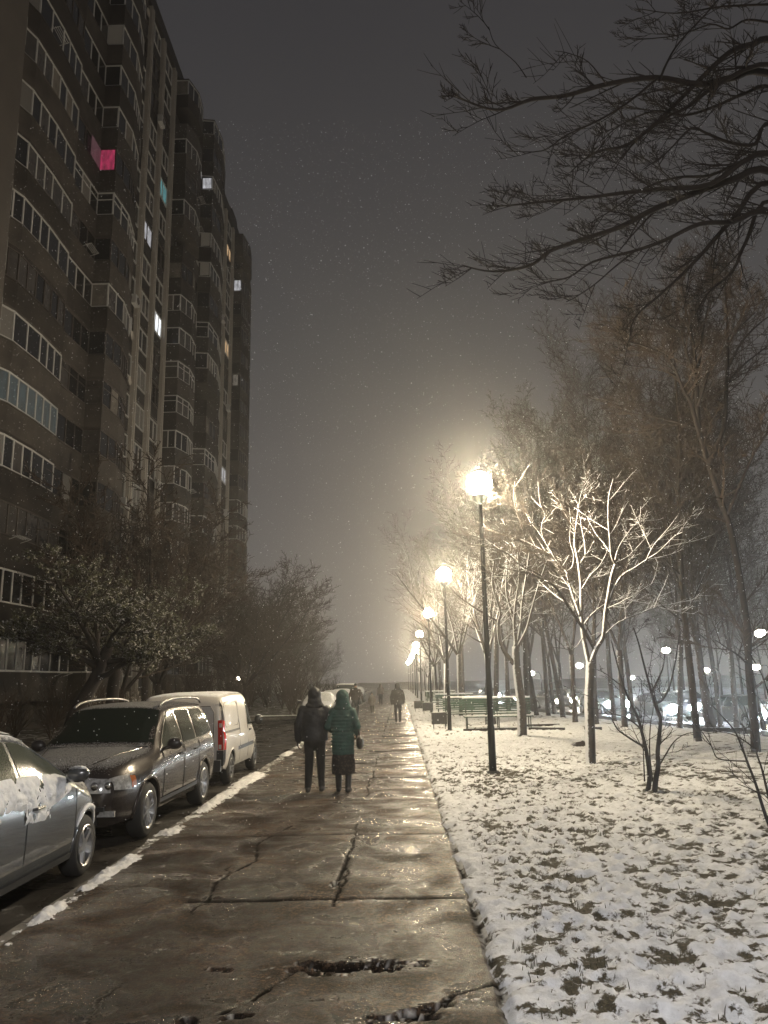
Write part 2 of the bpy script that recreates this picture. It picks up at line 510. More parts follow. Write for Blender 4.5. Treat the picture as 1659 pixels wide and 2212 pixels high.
blob(1.1, 10.5, 0.3, 1.5, 0.16)
blob(3.3, 5.9, 0.3, 0.2, 0.2)
blob(4.55, 8.6, 0.6, 0.5, 0.26)
blob(4.1, 13.4, 0.7, 0.5, 0.16)
blob(5.6, 15.6, 1.8, 0.25, 0.16)
blob(1.86, 16.7, 0.35, 0.35, 0.3)
blob(0.75, 9.0, 0.12, 8, -0.25)
blob(5.0, 24, 6, 4, -0.10)
bare = bare - 0.16 * np.clip((Y - 19) / 8, 0, 1)
bm_ = np.clip((bare - 0.40) / 0.2, 0, 1)
edge = np.clip((X - (0.545 + (fbm(Y * 2.6, Y * 0 + 1.0, 4, .65) - .5) * 0.30 + (fine - .5) * .10)) / 0.09, 0, 1)
Zl = lawn_base(X, Y) + (big - 0.5) * 0.05 * edge + edge * (lump - 0.35) * 0.15 * np.clip((X - .5) / .5, .3, 1) * (1 - 0.65 * bm_) + (fine - 0.5) * 0.045 * edge
Zl = Zl - (1 - edge) * 0.07
me = grid_mesh('snowy_lawn', xs, ys, Zl, M_LAWN, {'bare': bare})
lawn = link('snowy_lawn', me); tag(lawn, 'lawn under thin patchy snow beside the pavement', kind='structure')
def lawn_z(x, y):
    return float(lawn_base(np.array(x), np.array(y)))

# ---------- the rest of the ground, reaching the horizon
gb = MB(); gb.box((0, 300, -1.5), (1600, 1800, 0.5))
tag(gb.build('ground', plain('distant_snowy_ground', (0.34, 0.33, 0.32), .9, var=.4, vs=.05)), 'dark ground reaching to the horizon', kind='structure')
xs = np.arange(-9.0, -3.14, 0.12); ys = np.concatenate([np.arange(-4, 46, 0.15)])
X, Y = np.meshgrid(xs, ys)
road = grid_mesh('parking_lane', xs, ys, -0.12 + (fbm(X * 0.5, Y * 0.5, 3) - 0.5) * 0.03, M_ASPH)
tag(link('parking_lane', road), 'dark wet asphalt parking lane beside the pavement', kind='structure')
rb = MB(); rb.add([(-5.6, 45.6, -0.116), (-3.14, 45.6, -0.116), (-3.14, 170, -0.116), (-5.6, 170, -0.116)], [(0, 1, 2, 3)])
tag(rb.build('parking_lane', M_ASPH), 'narrow asphalt lane continuing past the grass island', kind='structure')
# verge between lane and building + grass island ahead
xs = np.arange(-18, -9.0, 0.25); ys = np.arange(-4, 46, 0.3); X, Y = np.meshgrid(xs, ys)
tag(link('verge', grid_mesh('verge', xs, ys, 0.02 + (fbm(X, Y, 3) - 0.5) * 0.15, M_EARTH)), 'dark verge along the foot of the apartment block', kind='structure')
xs = np.arange(-60, -5.6, 0.4); ys = np.arange(45.6, 170, 0.6); X, Y = np.meshgrid(xs, ys)
tag(link('verge', grid_mesh('verge', xs, ys, 0.02 + (fbm(X, Y, 3) - 0.5) * 0.15, M_EARTH)), 'grass island with bushes ahead of the parking lane', kind='structure')
# kerbs
kb = MB()
y = 2.0
while y < 150:
    kb.box((-3.115, y + 0.495, -0.065), (0.13, 0.985, 0.13)); y += 1.0
tag(kb.build('kerb', M_KERB), 'long concrete kerb between pavement and parked vehicles', kind='structure')
kb = MB(); kb.box((-7.4, 45.5, -0.03), (3.6, 0.16, 0.2)); kb.box((-9.1, 21, -0.03), (0.16, 49, 0.2)); kb.box((-5.68, 107, -0.03), (0.14, 122, 0.2))
tag(kb.build('kerb', M_KERB), 'concrete kerb round the grass island', kind='structure')
# snow lying along the kerb
def snow_strip(name, x0, x1, y0, y1, hx, hy, fn, base, lab):
    xs = np.arange(x0, x1, hx); ys = np.arange(y0, y1, hy); X, Y = np.meshgrid(xs, ys)
    h = fn(X, Y)
    me = grid_mesh(name, xs, ys, base + np.clip(h, -0.02, None), M_SNOW, keep=h > -0.012)
    tag(link(name, me), lab, kind='stuff')
def f1(X, Y):
    w = 0.05 + 0.17 * fbm(Y * 0.45, Y * 0 + 2.0, 3) * np.clip((Y - 6) / 5, 0.25, 1) * np.clip((30 - Y) / 14, 0.35, 1)
    c = -3.06 + (fbm(Y * 0.8, Y * 0 + 5.5, 3) - 0.5) * 0.10
    gap = np.clip((fbm(Y * 1.1, Y * 0 + 8.5, 3) - np.where(Y < 12, .50, .42)) * 7, 0, 1)
    d_ = np.abs(X - c) / w
    return 0.040 * np.where(d_ < 1, (1.0 - d_ ** 2) * gap, (1.0 - d_) * 0.9) - (1 - gap) * 0.016 + (fbm(X * 12, Y * 12, 5, 0.62) - 0.5) * 0.085
snow_strip('kerb_snow', -3.45, -2.6, 5.0, 45, 0.012, 0.022, f1, 0.012, 'strip of old snow lying on the kerb beside parked vehicles')
def f2(X, Y):
    return 0.03 * (1.0 - np.abs(Y - 45.5) / 0.25) + (fbm(X * 5, Y * 5, 3) - 0.5) * 0.05
snow_strip('kerb_snow', -11, -5.5, 45.1, 45.95, 0.06, 0.05, f2, 0.075, 'snow lying on the kerb of the grass island')

# ---------- main road on the right behind the trees
RP = [(21.5, 12), (19.2, 28), (16.2, 45), (13.2, 66), (11.2, 92), (10.0, 150)]
rv = MB(); L = []; Rr = []
sp = smoothpath([(a, b, -0.60) for a, b in RP], 5)
for i, p in enumerate(sp):
    tdir = (sp[min(i + 1, len(sp) - 1)] - sp[max(i - 1, 0)]).normalized(); nrm = Vector((tdir.y, -tdir.x, 0))
    L.append(p - nrm * 3.4); Rr.append(p + nrm * 7.5)
V = L + Rr; n = len(L)
rv.add([(v.x, v.y, v.z + (0.03 if i < n else 0.03)) for i, v in enumerate(V)], [(i, n + i, n + i + 1, i + 1) for i in range(n - 1)])
tag(rv.build('road', M_ASPH), 'wet main road seen through the trees', kind='structure')
kb = MB()
for a, b in zip(L[:-1], L[1:]):
    d = b - a; mid = (a + b) / 2
    kb.box((mid.x, mid.y, -0.52), (0.2, d.length + 0.02, 0.22), rz=atan2(d.y, d.x) - pi / 2)
tag(kb.build('kerb', plain('wet_kerb', (0.04, 0.04, 0.04), 0.4)), 'dark kerb of the main road behind the trees', kind='structure')

# ---------- grit and crumbs of asphalt lying on the pavement
rs = np.random.RandomState(21); N = 9000
gy = 4.4 + rs.rand(N) ** 1.5 * 13; gx = -3.0 + rs.rand(N) * 3.5; V = []; F = []
for x, y, q in zip(gx, gy, rs.rand(N)):
    r_ = (0.002 + 0.0045 * q ** 3) * (0.7 + y / 14); k = len(V); z = 0.004
    V += [(x - r_, y, z), (x + r_, y, z), (x, y - r_, z), (x, y + r_, z), (x, y, z + r_ * 1.1), (x, y, z - r_)]
    F += [(k, k + 2, k + 4), (k + 2, k + 1, k + 4), (k + 1, k + 3, k + 4), (k + 3, k, k + 4)]
gt = MB(); gt.add(V, F)
tag(gt.build('grit', plain('wet_grit', (0.13, 0.10, 0.075), 0.4, var=.9, vs=30)), 'grit and crumbs scattered over the wet pavement', 'grit', kind='stuff')

# ---------- grass blades through the snow
rng = random.Random(5)
gm = MB(); cnt = 0
bxs, bys = None, None
def bare_at(x, y):
    pn = float(fbm(np.array(x * 1.5), np.array(y * 1.5), 4, 0.6, 21.0)); fn = float(fbm(np.array(x * 11), np.array(y * 11), 3, 0.6, 8.0))
    return (pn - 0.5) * 1.15 + (fn - 0.5) * 0.6 + 0.33
N = 14000
gx = 0.75 + np.random.RandomState(3).rand(N) ** 1.3 * 7.5
gy = 4.2 + np.random.RandomState(4).rand(N) ** 1.7 * 18
pn = fbm(gx * 2.2, gy * 2.2, 5, 0.65, 21.0); fn_ = fbm(gx * 11, gy * 11, 3, 0.6, 8.0)
bb = (pn - 0.5) * 1.15 + (fn_ - 0.5) * 0.6 + 0.33
for (cx, cy_, ax, ay, k) in ((1.9, 15.3, 1.5, 2.2, 0.16), (1.55, 8.2, 0.35, 0.45, 0.3), (2.45, 7.0, 0.32, 0.45, 0.34), (4.55, 8.6, 0.6, 0.5, 0.26), (1.86, 16.7, 0.35, 0.35, 0.3)):
    bb = bb + k * np.exp(-1.2 * (((gx - cx) / ax) ** 2 + ((gy - cy_) / ay) ** 2))
lump_g = fbm(gx * 3.1, gy * 3.1, 4, 0.6, 3.0); big_g = fbm(gx * 0.55, gy * 0.55, 3, 0.5, 1.0)
gz = 0.02 + (big_g - 0.5) * 0.05 + 0.005
V = []; F = []
for x, y, z, b in zip(gx, gy, gz, bb):
    if b < 0.36 + rng.random() * 0.14: continue
    h = rng.uniform(0.02, 0.055); a = rng.random() * 6.28; w = rng.uniform(0.0015, 0.003) * (1 + y / 9)
    le = rng.uniform(0.1, 1.1) * h
    dx, dy = cos(a), sin(a); bx, by = -dy * w, dx * w
    k = len(V)
    V += [(x - bx, y - by, z - 0.01), (x + bx, y + by, z - 0.01), (x + dx * le * 0.4 + bx * .7, y + dy * le * 0.4 + by * .7, z + h * 0.6),
          (x + dx * le * 0.4 - bx * .7, y + dy * le * 0.4 - by * .7, z + h * 0.6), (x + dx * le, y + dy * le, z + h)]
    F += [(k, k + 1, k + 2, k + 3), (k + 3, k + 2, k + 4)]
gm.add(V, F)
M_GRASS = plain('winter_grass', (0.055, 0.050, 0.022), 0.6, var=0.7, vs=4)
tag(gm.build('grass', M_GRASS), 'short grass blades poking through the snow', 'grass', kind='stuff')
# ================================================================== STREET LAMPS
M_POLE = plain('dark_lamp_paint', (0.012, 0.011, 0.010), 0.6, var=0.3, vs=12, spec=.25, snow=((-0.9, 0.2, 0.3), 0.95, 1.25, 14, 0.6))
LAMPCOL = (1.0, 0.84, 0.58)
M_GLOBE = glow('lit_globe', LAMPCOL, 1300)
M_GLOBE_FAR = glow('lit_globe_far', LAMPCOL, 330)
M_GLOBE_MID = glow('lit_globe_mid', LAMPCOL, 850)
def globe_lamp(loc, h, r=0.2, pr=0.062, label='', group=None, mat=M_GLOBE, seg=(20, 12)):
    e = empty('street_lamp', loc)
    mb = MB(); mb.lathe(loc, [(pr * 1.25, 0.0), (pr * 1.2, 0.9), (pr, 0.95), (pr * 0.98, 1.2), (pr * 0.66, h - r - 0.12)], 12)
    mb.build('pole', M_POLE, e, smooth=True, sharp=40)
    mb = MB(); mb.lathe(loc, [(pr * 0.7, h - r - 0.20), (r * 0.55, h - r - 0.10), (r * 0.6, h - r + 0.015), (r * 0.3, h - r + 0.03)], 14)
    mb.build('lamp_collar', M_POLE, e, smooth=True, sharp=40)
    mb = MB(); mb.ball((loc[0], loc[1], loc[2] + h), r, *seg); mb.build('globe', mat, e, smooth=True)
    mb = MB(); mb.lathe(loc, [(pr * 2.4, 0.0), (pr * 2.4, 0.02), (pr * 1.3, 0.05)], 12); mb.build('base_plate', M_POLE, e)
    tag(e, label, 'street lamp', group)
    return e
GL = 'park lamps beside the pavement'
lamp_specs = [(1.86, 16.67, 4.15 + 1.9), (1.84, 30.2, 5.85), (1.84, 47.0, 5.75), (1.75, 64.5, 5.5), (1.85, 83, 5.4), (2.0, 100, 5.4), (2.0, 118, 5.4), (2.0, 138, 5.4), (1.9, 160, 5.4)]
lab = ['nearest and tallest globe lamp, blazing beside the brightly lit snowy tree',
       'second lit globe lamp along the path, its pole next to the black litter bin',
       'third lit globe lamp along the path, among snowy branches beyond the bench',
       'fourth lit globe lamp of the row along the path', 'fifth lit globe lamp of the row, small in the haze',
       'sixth lit globe lamp of the row, small in the haze', 'seventh lit globe lamp of the row, tiny in the haze',
       'last but one lit globe lamp of the receding row', 'farthest lit globe lamp of the row where the path vanishes']
for (x, y, h), l in zip(lamp_specs, lab):
    globe_lamp((x, y, lawn_z(x, y)), h, 0.27 if y < 40 else 0.28 if y < 70 else 0.34, label=l, group=GL, seg=(20, 12) if y < 40 else (12, 8), mat=M_GLOBE if y < 40 else M_GLOBE_MID if y < 70 else M_GLOBE_FAR)
globe_lamp((2.3, -2.5, 0.02), 5.9, 0.20, label='lit globe lamp beside the photographer, nearest end of the row', group=GL,
           mat=glow('lit_globe_dim', (1.0, 0.96, 0.93), 2100), seg=(12, 8))
# lamps of the main road behind the trees
M_ROADLAMP = glow('road_lamp_light', (1.0, 0.92, 0.80), 160)
zA = zoomer(900, 1100, 2.074); zB = zoomer(1400, 1400, 3.19)
road_lamps = [(zB(1600, 585), 42, .26), (zB(845, 720), 56, .26), (zA(1138, 1170), 66, .26), (zA(888, 1210), 84, .30), (zB(1565, 855), 60, .26), (zB(1168, 880), 62, .22), (zB(578, 938), 96, .24)]
names = ['big road lamp at the right edge of the view', 'road lamp above the twin stemmed bush', 'road lamp just left of the white sided trunk', 'leftmost small road lamp above the bench',
         'small road lamp below the one at the right edge', 'small road lamp half hidden by a dark trunk', 'tiniest road lamp far behind the bushes']
for (p, Y, r), nm in zip(road_lamps, names):
    P = at_y(p[0], p[1], Y); z0 = -0.5
    e = empty('street_lamp', (P.x, P.y, z0))
    mb = MB(); mb.tube([(P.x + 1.0, P.y, z0), (P.x + 1.0, P.y, P.z - 0.3), (P.x + 0.8, P.y, P.z + 0.1), (P.x + 0.2, P.y, P.z + 0.12)], [0.09, 0.06, 0.05, 0.04], 8)
    mb.build('pole', M_POLE, e, smooth=True)
    mb = MB(); mb.ball(P, (r * 1.1, r, r * 0.75), 12, 8); mb.build('lamp_head', M_ROADLAMP, e, smooth=True)
    tag(e, nm, 'street lamp', 'road lamps behind the trees')
# small lamp by the entrance at the far end of the block
P = at_y(517, 1465, 56)
e = empty('entrance_lamp', (P.x, P.y, 0))
mb = MB(); mb.tube([(P.x, P.y, 0), (P.x, P.y, P.z - 0.1)], 0.04, 6); mb.build('pole', M_POLE, e)
mb = MB(); mb.ball(P, 0.15, 10, 6); mb.build('globe', glow('entrance_light', (1.0, 0.88, 0.66), 60), e, smooth=True)
tag(e, 'small lit lamp on a thin post by the far corner of the block', 'lamp')

# ================================================================== AIR: falling snow and haze
hb = MB(); hb.box((30, 70, 27.5), (150, 240, 61))
t = NT('snowy_air'); t.n.remove(t.b)
pv = t.new('ShaderNodeVolumePrincipled')
pv.inputs['Color'].default_value = (0.93, 0.92, 0.90, 1)
pv.inputs['Density'].default_value = 0.0019
pv.inputs['Anisotropy'].default_value = 0.82
t.l.new(pv.outputs[0], t.o.inputs['Volume'])
hz = hb.build('haze', t.m)
tag(hz, 'snowy night haze filling the street', 'haze', kind='stuff')
rs = np.random.RandomState(11)
N = 30000
V = []; F = []
yy = 8.0 + rs.rand(N) ** 0.8 * 34; xx = (rs.rand(N) - 0.5) * 1.1 * yy; zz = rs.rand(N) * (1.9 + 0.8 * yy) + 0.1
for x, y, z, q in zip(xx, yy, zz, rs.rand(N)):
    r = 0.0034 + 0.0042 * q; k = len(V)
    V += [(x - r, y, z), (x + r, y, z), (x, y, z - r), (x, y, z + r * 1.3), (x, y - r, z), (x, y + r, z)]
    F += [(k, k + 4, k + 3), (k + 4, k + 1, k + 3), (k + 1, k + 5, k + 3), (k + 5, k, k + 3), (k + 4, k, k + 2), (k + 1, k + 4, k + 2), (k + 5, k + 1, k + 2), (k, k + 5, k + 2)]
fl = MB(); fl.add(V, F)
tag(fl.build('falling_snow', plain('snowflake', (0.85, 0.85, 0.86), 0.6)), 'snowflakes drifting through the lamp light', 'snowflakes', kind='stuff')
# ================================================================== TREES
LEFT_UP = (-0.80, -0.12, 0.58)  # direction of the whitened side: leftwards and up
M_BARK_WHITE = plain('white_sided_bark', (0.038, 0.028, 0.021), 0.85, var=0.35, vs=9, bump=0.5, bs=30, snow=((-0.82, 0.10, 0.56), 0.30, 0.50, 18, 0.5))  # bark turns white on faces pointing left and up
M_TWIG_WHITE = plain('white_sided_twigs', (0.06, 0.044, 0.032), 0.85, snow=((-0.70, 0.0, 0.71), 0.22, 0.55, 9, 0.7))  # twigs whiten on the same left and upper faces
M_BARK = plain('dark_bark', (0.028, 0.018, 0.012), 0.9, var=0.4, vs=8, bump=0.5, bs=30, snow=(LEFT_UP, 0.85, 1.15, 12, 0.6))
M_TWIG = plain('brown_twigs', (0.042, 0.029, 0.020), 0.9, snow=(LEFT_UP, 1.0, 1.3, 7, 0.8))
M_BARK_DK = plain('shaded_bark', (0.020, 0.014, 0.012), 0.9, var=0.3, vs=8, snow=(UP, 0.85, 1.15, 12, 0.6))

def rv3(rng):
    while True:
        v = Vector((rng.uniform(-1, 1), rng.uniform(-1, 1), rng.uniform(-1, 1)))
        if 0.05 < v.length < 1: return v.normalized()
def tilt(d, ang, rng, az=None):
    a = d.orthogonal().normalized(); b = d.cross(a).normalized()
    w = rng.random() * 2 * pi if az is None else az
    return (d * cos(ang) + (a * cos(w) + b * sin(w)) * sin(ang)).normalized()

def grow(trunk, crown, p, d, L, r, lev, K, rng):
    """one branch and everything it bears"""
    nseg = max(2, [7, 6, 4, 3, 2][min(lev, 4)])
    pts = [p.copy()]; rad = [r]; dirs = [d.copy()]
    tip = r * K['taper'][min(lev, len(K['taper']) - 1)]
    for i in range(nseg):
        d = (d + rv3(rng) * K['wob'] + Vector((0, 0, 1)) * K['up'][min(lev, len(K['up']) - 1)]).normalized()
        p = p + d * (L / nseg); pts.append(p.copy()); dirs.append(d.copy())
        rad.append(r + (tip - r) * (i + 1) / nseg)
    (trunk if lev <= K['solid'] else crown).tube(pts, rad, [10, 7, 5, 3, 3][min(lev, 4)], cap=(lev < 2))
    if lev >= K['depth']: return
    nch = K['n'][lev]
    for k in range(nch):
        u = K['start'][lev] + (1 - K['start'][lev]) * ((k + rng.random() * 0.8) / nch)
        f = min(u * nseg, nseg - 1e-4); i = int(f); fr = f - i
        q = pts[i].lerp(pts[i + 1], fr); dd = dirs[min(i + 1, nseg)]
        rr = (rad[i] + (rad[i + 1] - rad[i]) * fr)
        nd = tilt(dd, radians(K['ang'][lev] * rng.uniform(0.7, 1.25)), rng)
        if lev >= 1 and nd.z < -0.25: nd.z *= -0.5; nd.normalize()
        ll = L * K['lr'][lev] * rng.uniform(0.65, 1.15) * (1.15 - 0.5 * u)
        grow(trunk, crown, q, nd, ll, max(rr * K['rr'][lev], K['rmin']), lev + 1, K, rng)

def tree_meshes(kind, seed, mats):
    rng = random.Random(seed); K = dict(KINDS[kind]); tr, cw = MB(), MB()
    H = K['H'] * rng.uniform(0.9, 1.1)
    if 'forks' in K:                      # short bole, then several limbs
        hb = K['bole'] * rng.uniform(0.85, 1.15)
        lean = Vector((rng.uniform(-.08, .08), rng.uniform(-.08, .08), 1)).normalized()
        top = lean * hb
        tr.tube([(0, 0, -0.15), Vector((0, 0, .1)), top * 0.5, top], [K['r'] * 1.35, K['r'] * 1.05, K['r'] * .95, K['r'] * .92], 10)
        nf = K['forks']; a0 = rng.random() * 6.28
        for k in range(nf):
            dd = tilt(lean, radians(K['fang'] * rng.uniform(0.6, 1.3)), rng, a0 + 2 * pi * k / nf + rng.uniform(-.4, .4))
            grow(tr, cw, top - lean * 0.08 * rng.random() * hb, dd, (H - hb) * rng.uniform(0.8, 1.05), K['r'] * rng.uniform(0.5, 0.7), 1, K, rng)
    else:
        tr.tube([(0, 0, -0.15), (0, 0, 0.15)], [K['r'] * 1.4, K['r'] * 1.02], 10)
        grow(tr, cw, Vector((0, 0, 0.1)), Vector((rng.uniform(-.06, .06), rng.uniform(-.06, .06), 1)).normalized(), H, K['r'], 0, K, rng)
    return tr.mesh(mats[0], smooth=True, name='trunk'), cw.mesh(mats[1], name='crown')

KINDS = {
    # small spreading street tree
    'spread': dict(H=6.6, bole=2.2, forks=4, fang=36, r=0.105, wob=0.09, up=[0, .05, .06, .05, .0], taper=[.5, .28, .3, .4, .5], n=[0, 9, 6, 3], start=[0, .18, .15, .1],
                   ang=[0, 40, 45, 48], lr=[0, .52, .50, .45], rr=[0, .55, .55, .6], rmin=0.007, depth=4, solid=2),
    # tall forest tree with ascending limbs
    'tall': dict(H=15, r=0.125, wob=0.055, up=[.02, .10, .07, .03, 0], taper=[.12, .2, .3, .5, .5], n=[30, 10, 7, 4], start=[.26, .15, .15, .1],
                 ang=[42, 42, 45, 45], lr=[.36, .42, .42, .45], rr=[.38, .5, .55, .7], rmin=0.012, depth=4, solid=1),
    'tallfork': dict(H=14, bole=3.6, forks=3, fang=16, r=0.135, wob=0.07, up=[0, .04, .08, .04, 0], taper=[.12, .16, .3, .5, .5], n=[0, 21, 9, 5], start=[0, .2, .15, .1],
                     ang=[0, 40, 45, 45], lr=[0, .32, .45, .45], rr=[0, .42, .5, .7], rmin=0.012, depth=4, solid=1),
    # dense fine twigged round tree (left side)
    'bushy': dict(H=9.5, bole=1.6, forks=5, fang=34, r=0.14, wob=0.11, up=[0, .05, .05, .03, 0], taper=[.4, .2, .3, .5, .5], n=[0, 22, 9, 5], start=[0, .10, .12, .1],
                  ang=[0, 45, 48, 48], lr=[0, .38, .45, .42], rr=[0, .5, .5, .7], rmin=0.017, depth=4, solid=1),
    # shrub
    'shrub': dict(H=2.6, bole=0.15, forks=9, fang=26, r=0.05, wob=0.12, up=[0, .05, .05, .02], taper=[.4, .3, .4, .5], n=[0, 9, 5], start=[0, .15, .1],
                  ang=[0, 32, 40], lr=[0, .45, .45], rr=[0, .6, .6], rmin=0.006, depth=3, solid=1),
}
PROTO = {}
def proto(kind, seed, mats, key):
    k = (kind, seed, key)
    if k not in PROTO: PROTO[k] = tree_meshes(kind, seed, mats)
    return PROTO[k]
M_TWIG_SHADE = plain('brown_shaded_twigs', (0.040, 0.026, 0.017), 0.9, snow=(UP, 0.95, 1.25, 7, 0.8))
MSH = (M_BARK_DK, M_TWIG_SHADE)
MWHITE = (M_BARK_WHITE, M_TWIG_WHITE); MDK = (M_BARK, M_TWIG)
def plant(name, kind, seed, mats, key, x, y, s=1.0, rz=None, label='', cat='tree', group=None, z=None, lean=None):
    a, b = proto(kind, seed, mats, key)
    z = (lawn_z(x, y) if x > 0.6 else 0.0) if z is None else z
    e = empty(name, (x, y, z), rz if rz is not None else (x * 12.9 + y * 7.3) % 6.28)
    e.scale = (s, s, s * (1 + 0.1 * sin(x * 3 + y)))
    if lean: e.rotation_euler = (lean[0], lean[1], e.rotation_euler.z)
    link('trunk', a, e); link('crown', b, e)
    return tag(e, label, cat, group)

# ---- limbs surveyed from the photo, grown out with twigs
def limb_tree(base, limbs, mats, name, label, seed, twigs=True, tw=None, cat='tree', up=0.06, group=None):
    """limbs: (points in world space, r0, r1, twig density)"""
    rng = random.Random(seed)
    e = empty(name, base); tr, cw = MB(), MB()
    K = dict(wob=0.16, up=[0, 0, up, up, .02], taper=[.5, .3, .3, .4, .5], n=[0, 0, 5, 3], start=[0, 0, .15, .15], ang=[0, 0, 42, 45],
             lr=[0, 0, .50, .5], rr=[0, 0, .6, .7], rmin=0.006, depth=4, solid=1)
    if tw: K.update(tw)
    for pts, r0, r1, dens in limbs:
        n0 = len(pts)
        R = [r0 + (r1 - r0) * (i / (n0 - 1)) ** 0.8 for i in range(n0)]
        P, RR = smoothpath(pts, 4, R)
        tr.tube(P, RR, 10 if r0 > 0.05 else 6)
        L = sum((P[i + 1] - P[i]).length for i in range(len(P) - 1))
        m = int(dens * L)
        for k in range(m):
            u = 0.22 + 0.78 * (k + rng.random()) / m
            i = min(int(u * (len(P) - 1)), len(P) - 2)
            d = (P[i + 1] - P[i]).normalized()
            nd = tilt(d, radians(rng.uniform(18, 42) if K.get('droop') else rng.uniform(25, 65)), rng)
            if nd.z < -0.35 and not K.get('droop'): nd.z *= -0.4; nd.normalize()
            grow(tr, cw, P[i], nd, rng.uniform(0.35, 1.0) * K.get('L', 0.85) * (1.2 - 0.4 * u), max(RR[i] * 0.4, K['rmin'] * 1.3), 3 if rng.random() < 0.45 else 2, K, rng)
    tr.build('trunk', mats[0], e, smooth=True); cw.build('crown', mats[1], e)
    return tag(e, label, cat, group)

def W(zm, pts, Y0, Y1=None, curve=1.0):
    """zoomed-crop points -> world, drifting in depth from Y0 to Y1"""
    Y1 = Y0 if Y1 is None else Y1; n = len(pts)
    return [at_y(*zm(*p), Y0 + (Y1 - Y0) * (i / max(1, n - 1)) ** curve) for i, p in enumerate(pts)]
zT = zoomer(1150, 1150, 2.765); Y = 18.0
b1 = gnd(*zT(903, 2112)); Y = b1.y
L1 = [
    (W(zT, [(905, 2130), (900, 1900), (893, 1650), (900, 1480), (903, 1400)], Y), 0.1121, 0.1000, 0.0),
    (W(zT, [(896, 1420), (868, 1300), (845, 1170), (838, 1000), (835, 850), (815, 690), (790, 580)], Y, Y + 0.5), 0.0592, 0.0280, 2.4),
    (W(zT, [(790, 580), (800, 480), (825, 300), (850, 200), (900, 120)], Y + .5, Y + 0.9), 0.0252, 0.0080, 4.7),
    (W(zT, [(905, 1400), (945, 1300), (990, 1220), (1005, 1060), (1025, 940), (1050, 800), (1075, 720)], Y, Y - 0.5), 0.0533, 0.0360, 1.2),
    (W(zT, [(1075, 720), (1045, 650), (1035, 520), (1025, 400), (1030, 250), (1060, 130)], Y - .5, Y - 0.9), 0.0311, 0.0096, 3.5),
    (W(zT, [(1012, 1040), (1060, 900), (1120, 800), (1200, 750), (1290, 690), (1380, 630), (1480, 530), (1540, 500)], Y - .2, Y - 1.2), 0.0311, 0.0096, 3.0),
    (W(zT, [(1290, 690), (1340, 590), (1450, 460), (1515, 370)], Y - 0.9, Y - 1.0), 0.0192, 0.0064, 3.5),
    (W(zT, [(1080, 710), (1160, 670), (1230, 600), (1290, 530), (1310, 480)], Y - .5, Y + .4), 0.0222, 0.0064, 3.5),
    (W(zT, [(1045, 650), (990, 570), (940, 510), (880, 400)], Y - .5, Y - .1), 0.0163, 0.0056, 3.5),
    (W(zT, [(1070, 700), (1100, 600), (1180, 480), (1240, 420), (1250, 320)], Y - .5, Y + .9), 0.0192, 0.0064, 3.5),
    (W(zT, [(930, 1310), (860, 1180), (780, 1060), (690, 920), (650, 870), (560, 820), (480, 780), (380, 765), (260, 740), (140, 730)], Y, Y - 2.2), 0.0444, 0.0080, 2.9),
    (W(zT, [(650, 870), (540, 790), (420, 730), (330, 650), (240, 610), (100, 590), (0, 575)], Y - .9, Y - 1.7), 0.0237, 0.0064, 3.8),
    (W(zT, [(480, 780), (360, 800), (230, 800), (170, 830)], Y - 1.2, Y - 2.6), 0.0148, 0.0056, 3.5),
    (W(zT, [(835, 1080), (800, 990), (770, 900), (740, 800), (735, 770), (660, 680), (600, 580), (540, 490), (490, 430), (450, 360), (400, 345)], Y + .1, Y + .8), 0.0414, 0.0080, 2.9),
    (W(zT, [(740, 820), (640, 760), (540, 670), (450, 590), (390, 540), (300, 510), (180, 530), (80, 505)], Y + .3, Y - .8), 0.0252, 0.0064, 3.8),
    (W(zT, [(735, 770), (775, 740), (785, 650), (760, 560), (765, 420), (755, 330)], Y + .4, Y + 1.3), 0.0178, 0.0064, 3.5),
    (W(zT, [(600, 580), (565, 500), (570, 430), (590, 380), (555, 300), (540, 150)], Y + .5, Y + .2), 0.0163, 0.0064, 3.5),
    (W(zT, [(500, 440), (440, 450), (395, 370), (372, 250), (380, 150)], Y + .6, Y - .2), 0.0207, 0.0072, 2.4),
    (W(zT, [(440, 500), (380, 350), (300, 310), (220, 330), (150, 350)], Y + .5, Y - .9), 0.0148, 0.0064, 3.0),
    (W(zT, [(845, 890), (900, 800), (960, 740), (1010, 650), (1030, 600)], Y + .2, Y + .9), 0.0222, 0.0080, 3.0),
    (W(zT, [(862, 1130), (920, 1060), (1000, 1000), (1070, 970), (1200, 930), (1350, 840)], Y, Y + 1.3), 0.0252, 0.0072, 2.4),
    (W(zT, [(868, 660), (860, 560), (835, 430), (850, 380)], Y + .3, Y + .8), 0.0192, 0.0080, 2.4),
    (W(zT, [(850, 1230), (780, 1310), (700, 1300), (560, 1290)], Y, Y - 1.0), 0.0118, 0.0048, 3.0),
    (W(zT, [(990, 1220), (1100, 1120), (1300, 1040), (1440, 1000), (1640, 960)], Y, Y + 1.6), 0.0163, 0.0056, 1.9),
]
limb_tree((b1.x, b1.y, 0.02), L1, MWHITE, 'street_tree', 'spreading bare tree with white along its left side, nearest the blazing lamp', 21, tw=dict(L=1.15, rmin=.0048, wob=.10, ang=[0, 0, 36, 40], n=[0, 0, 5, 3]))

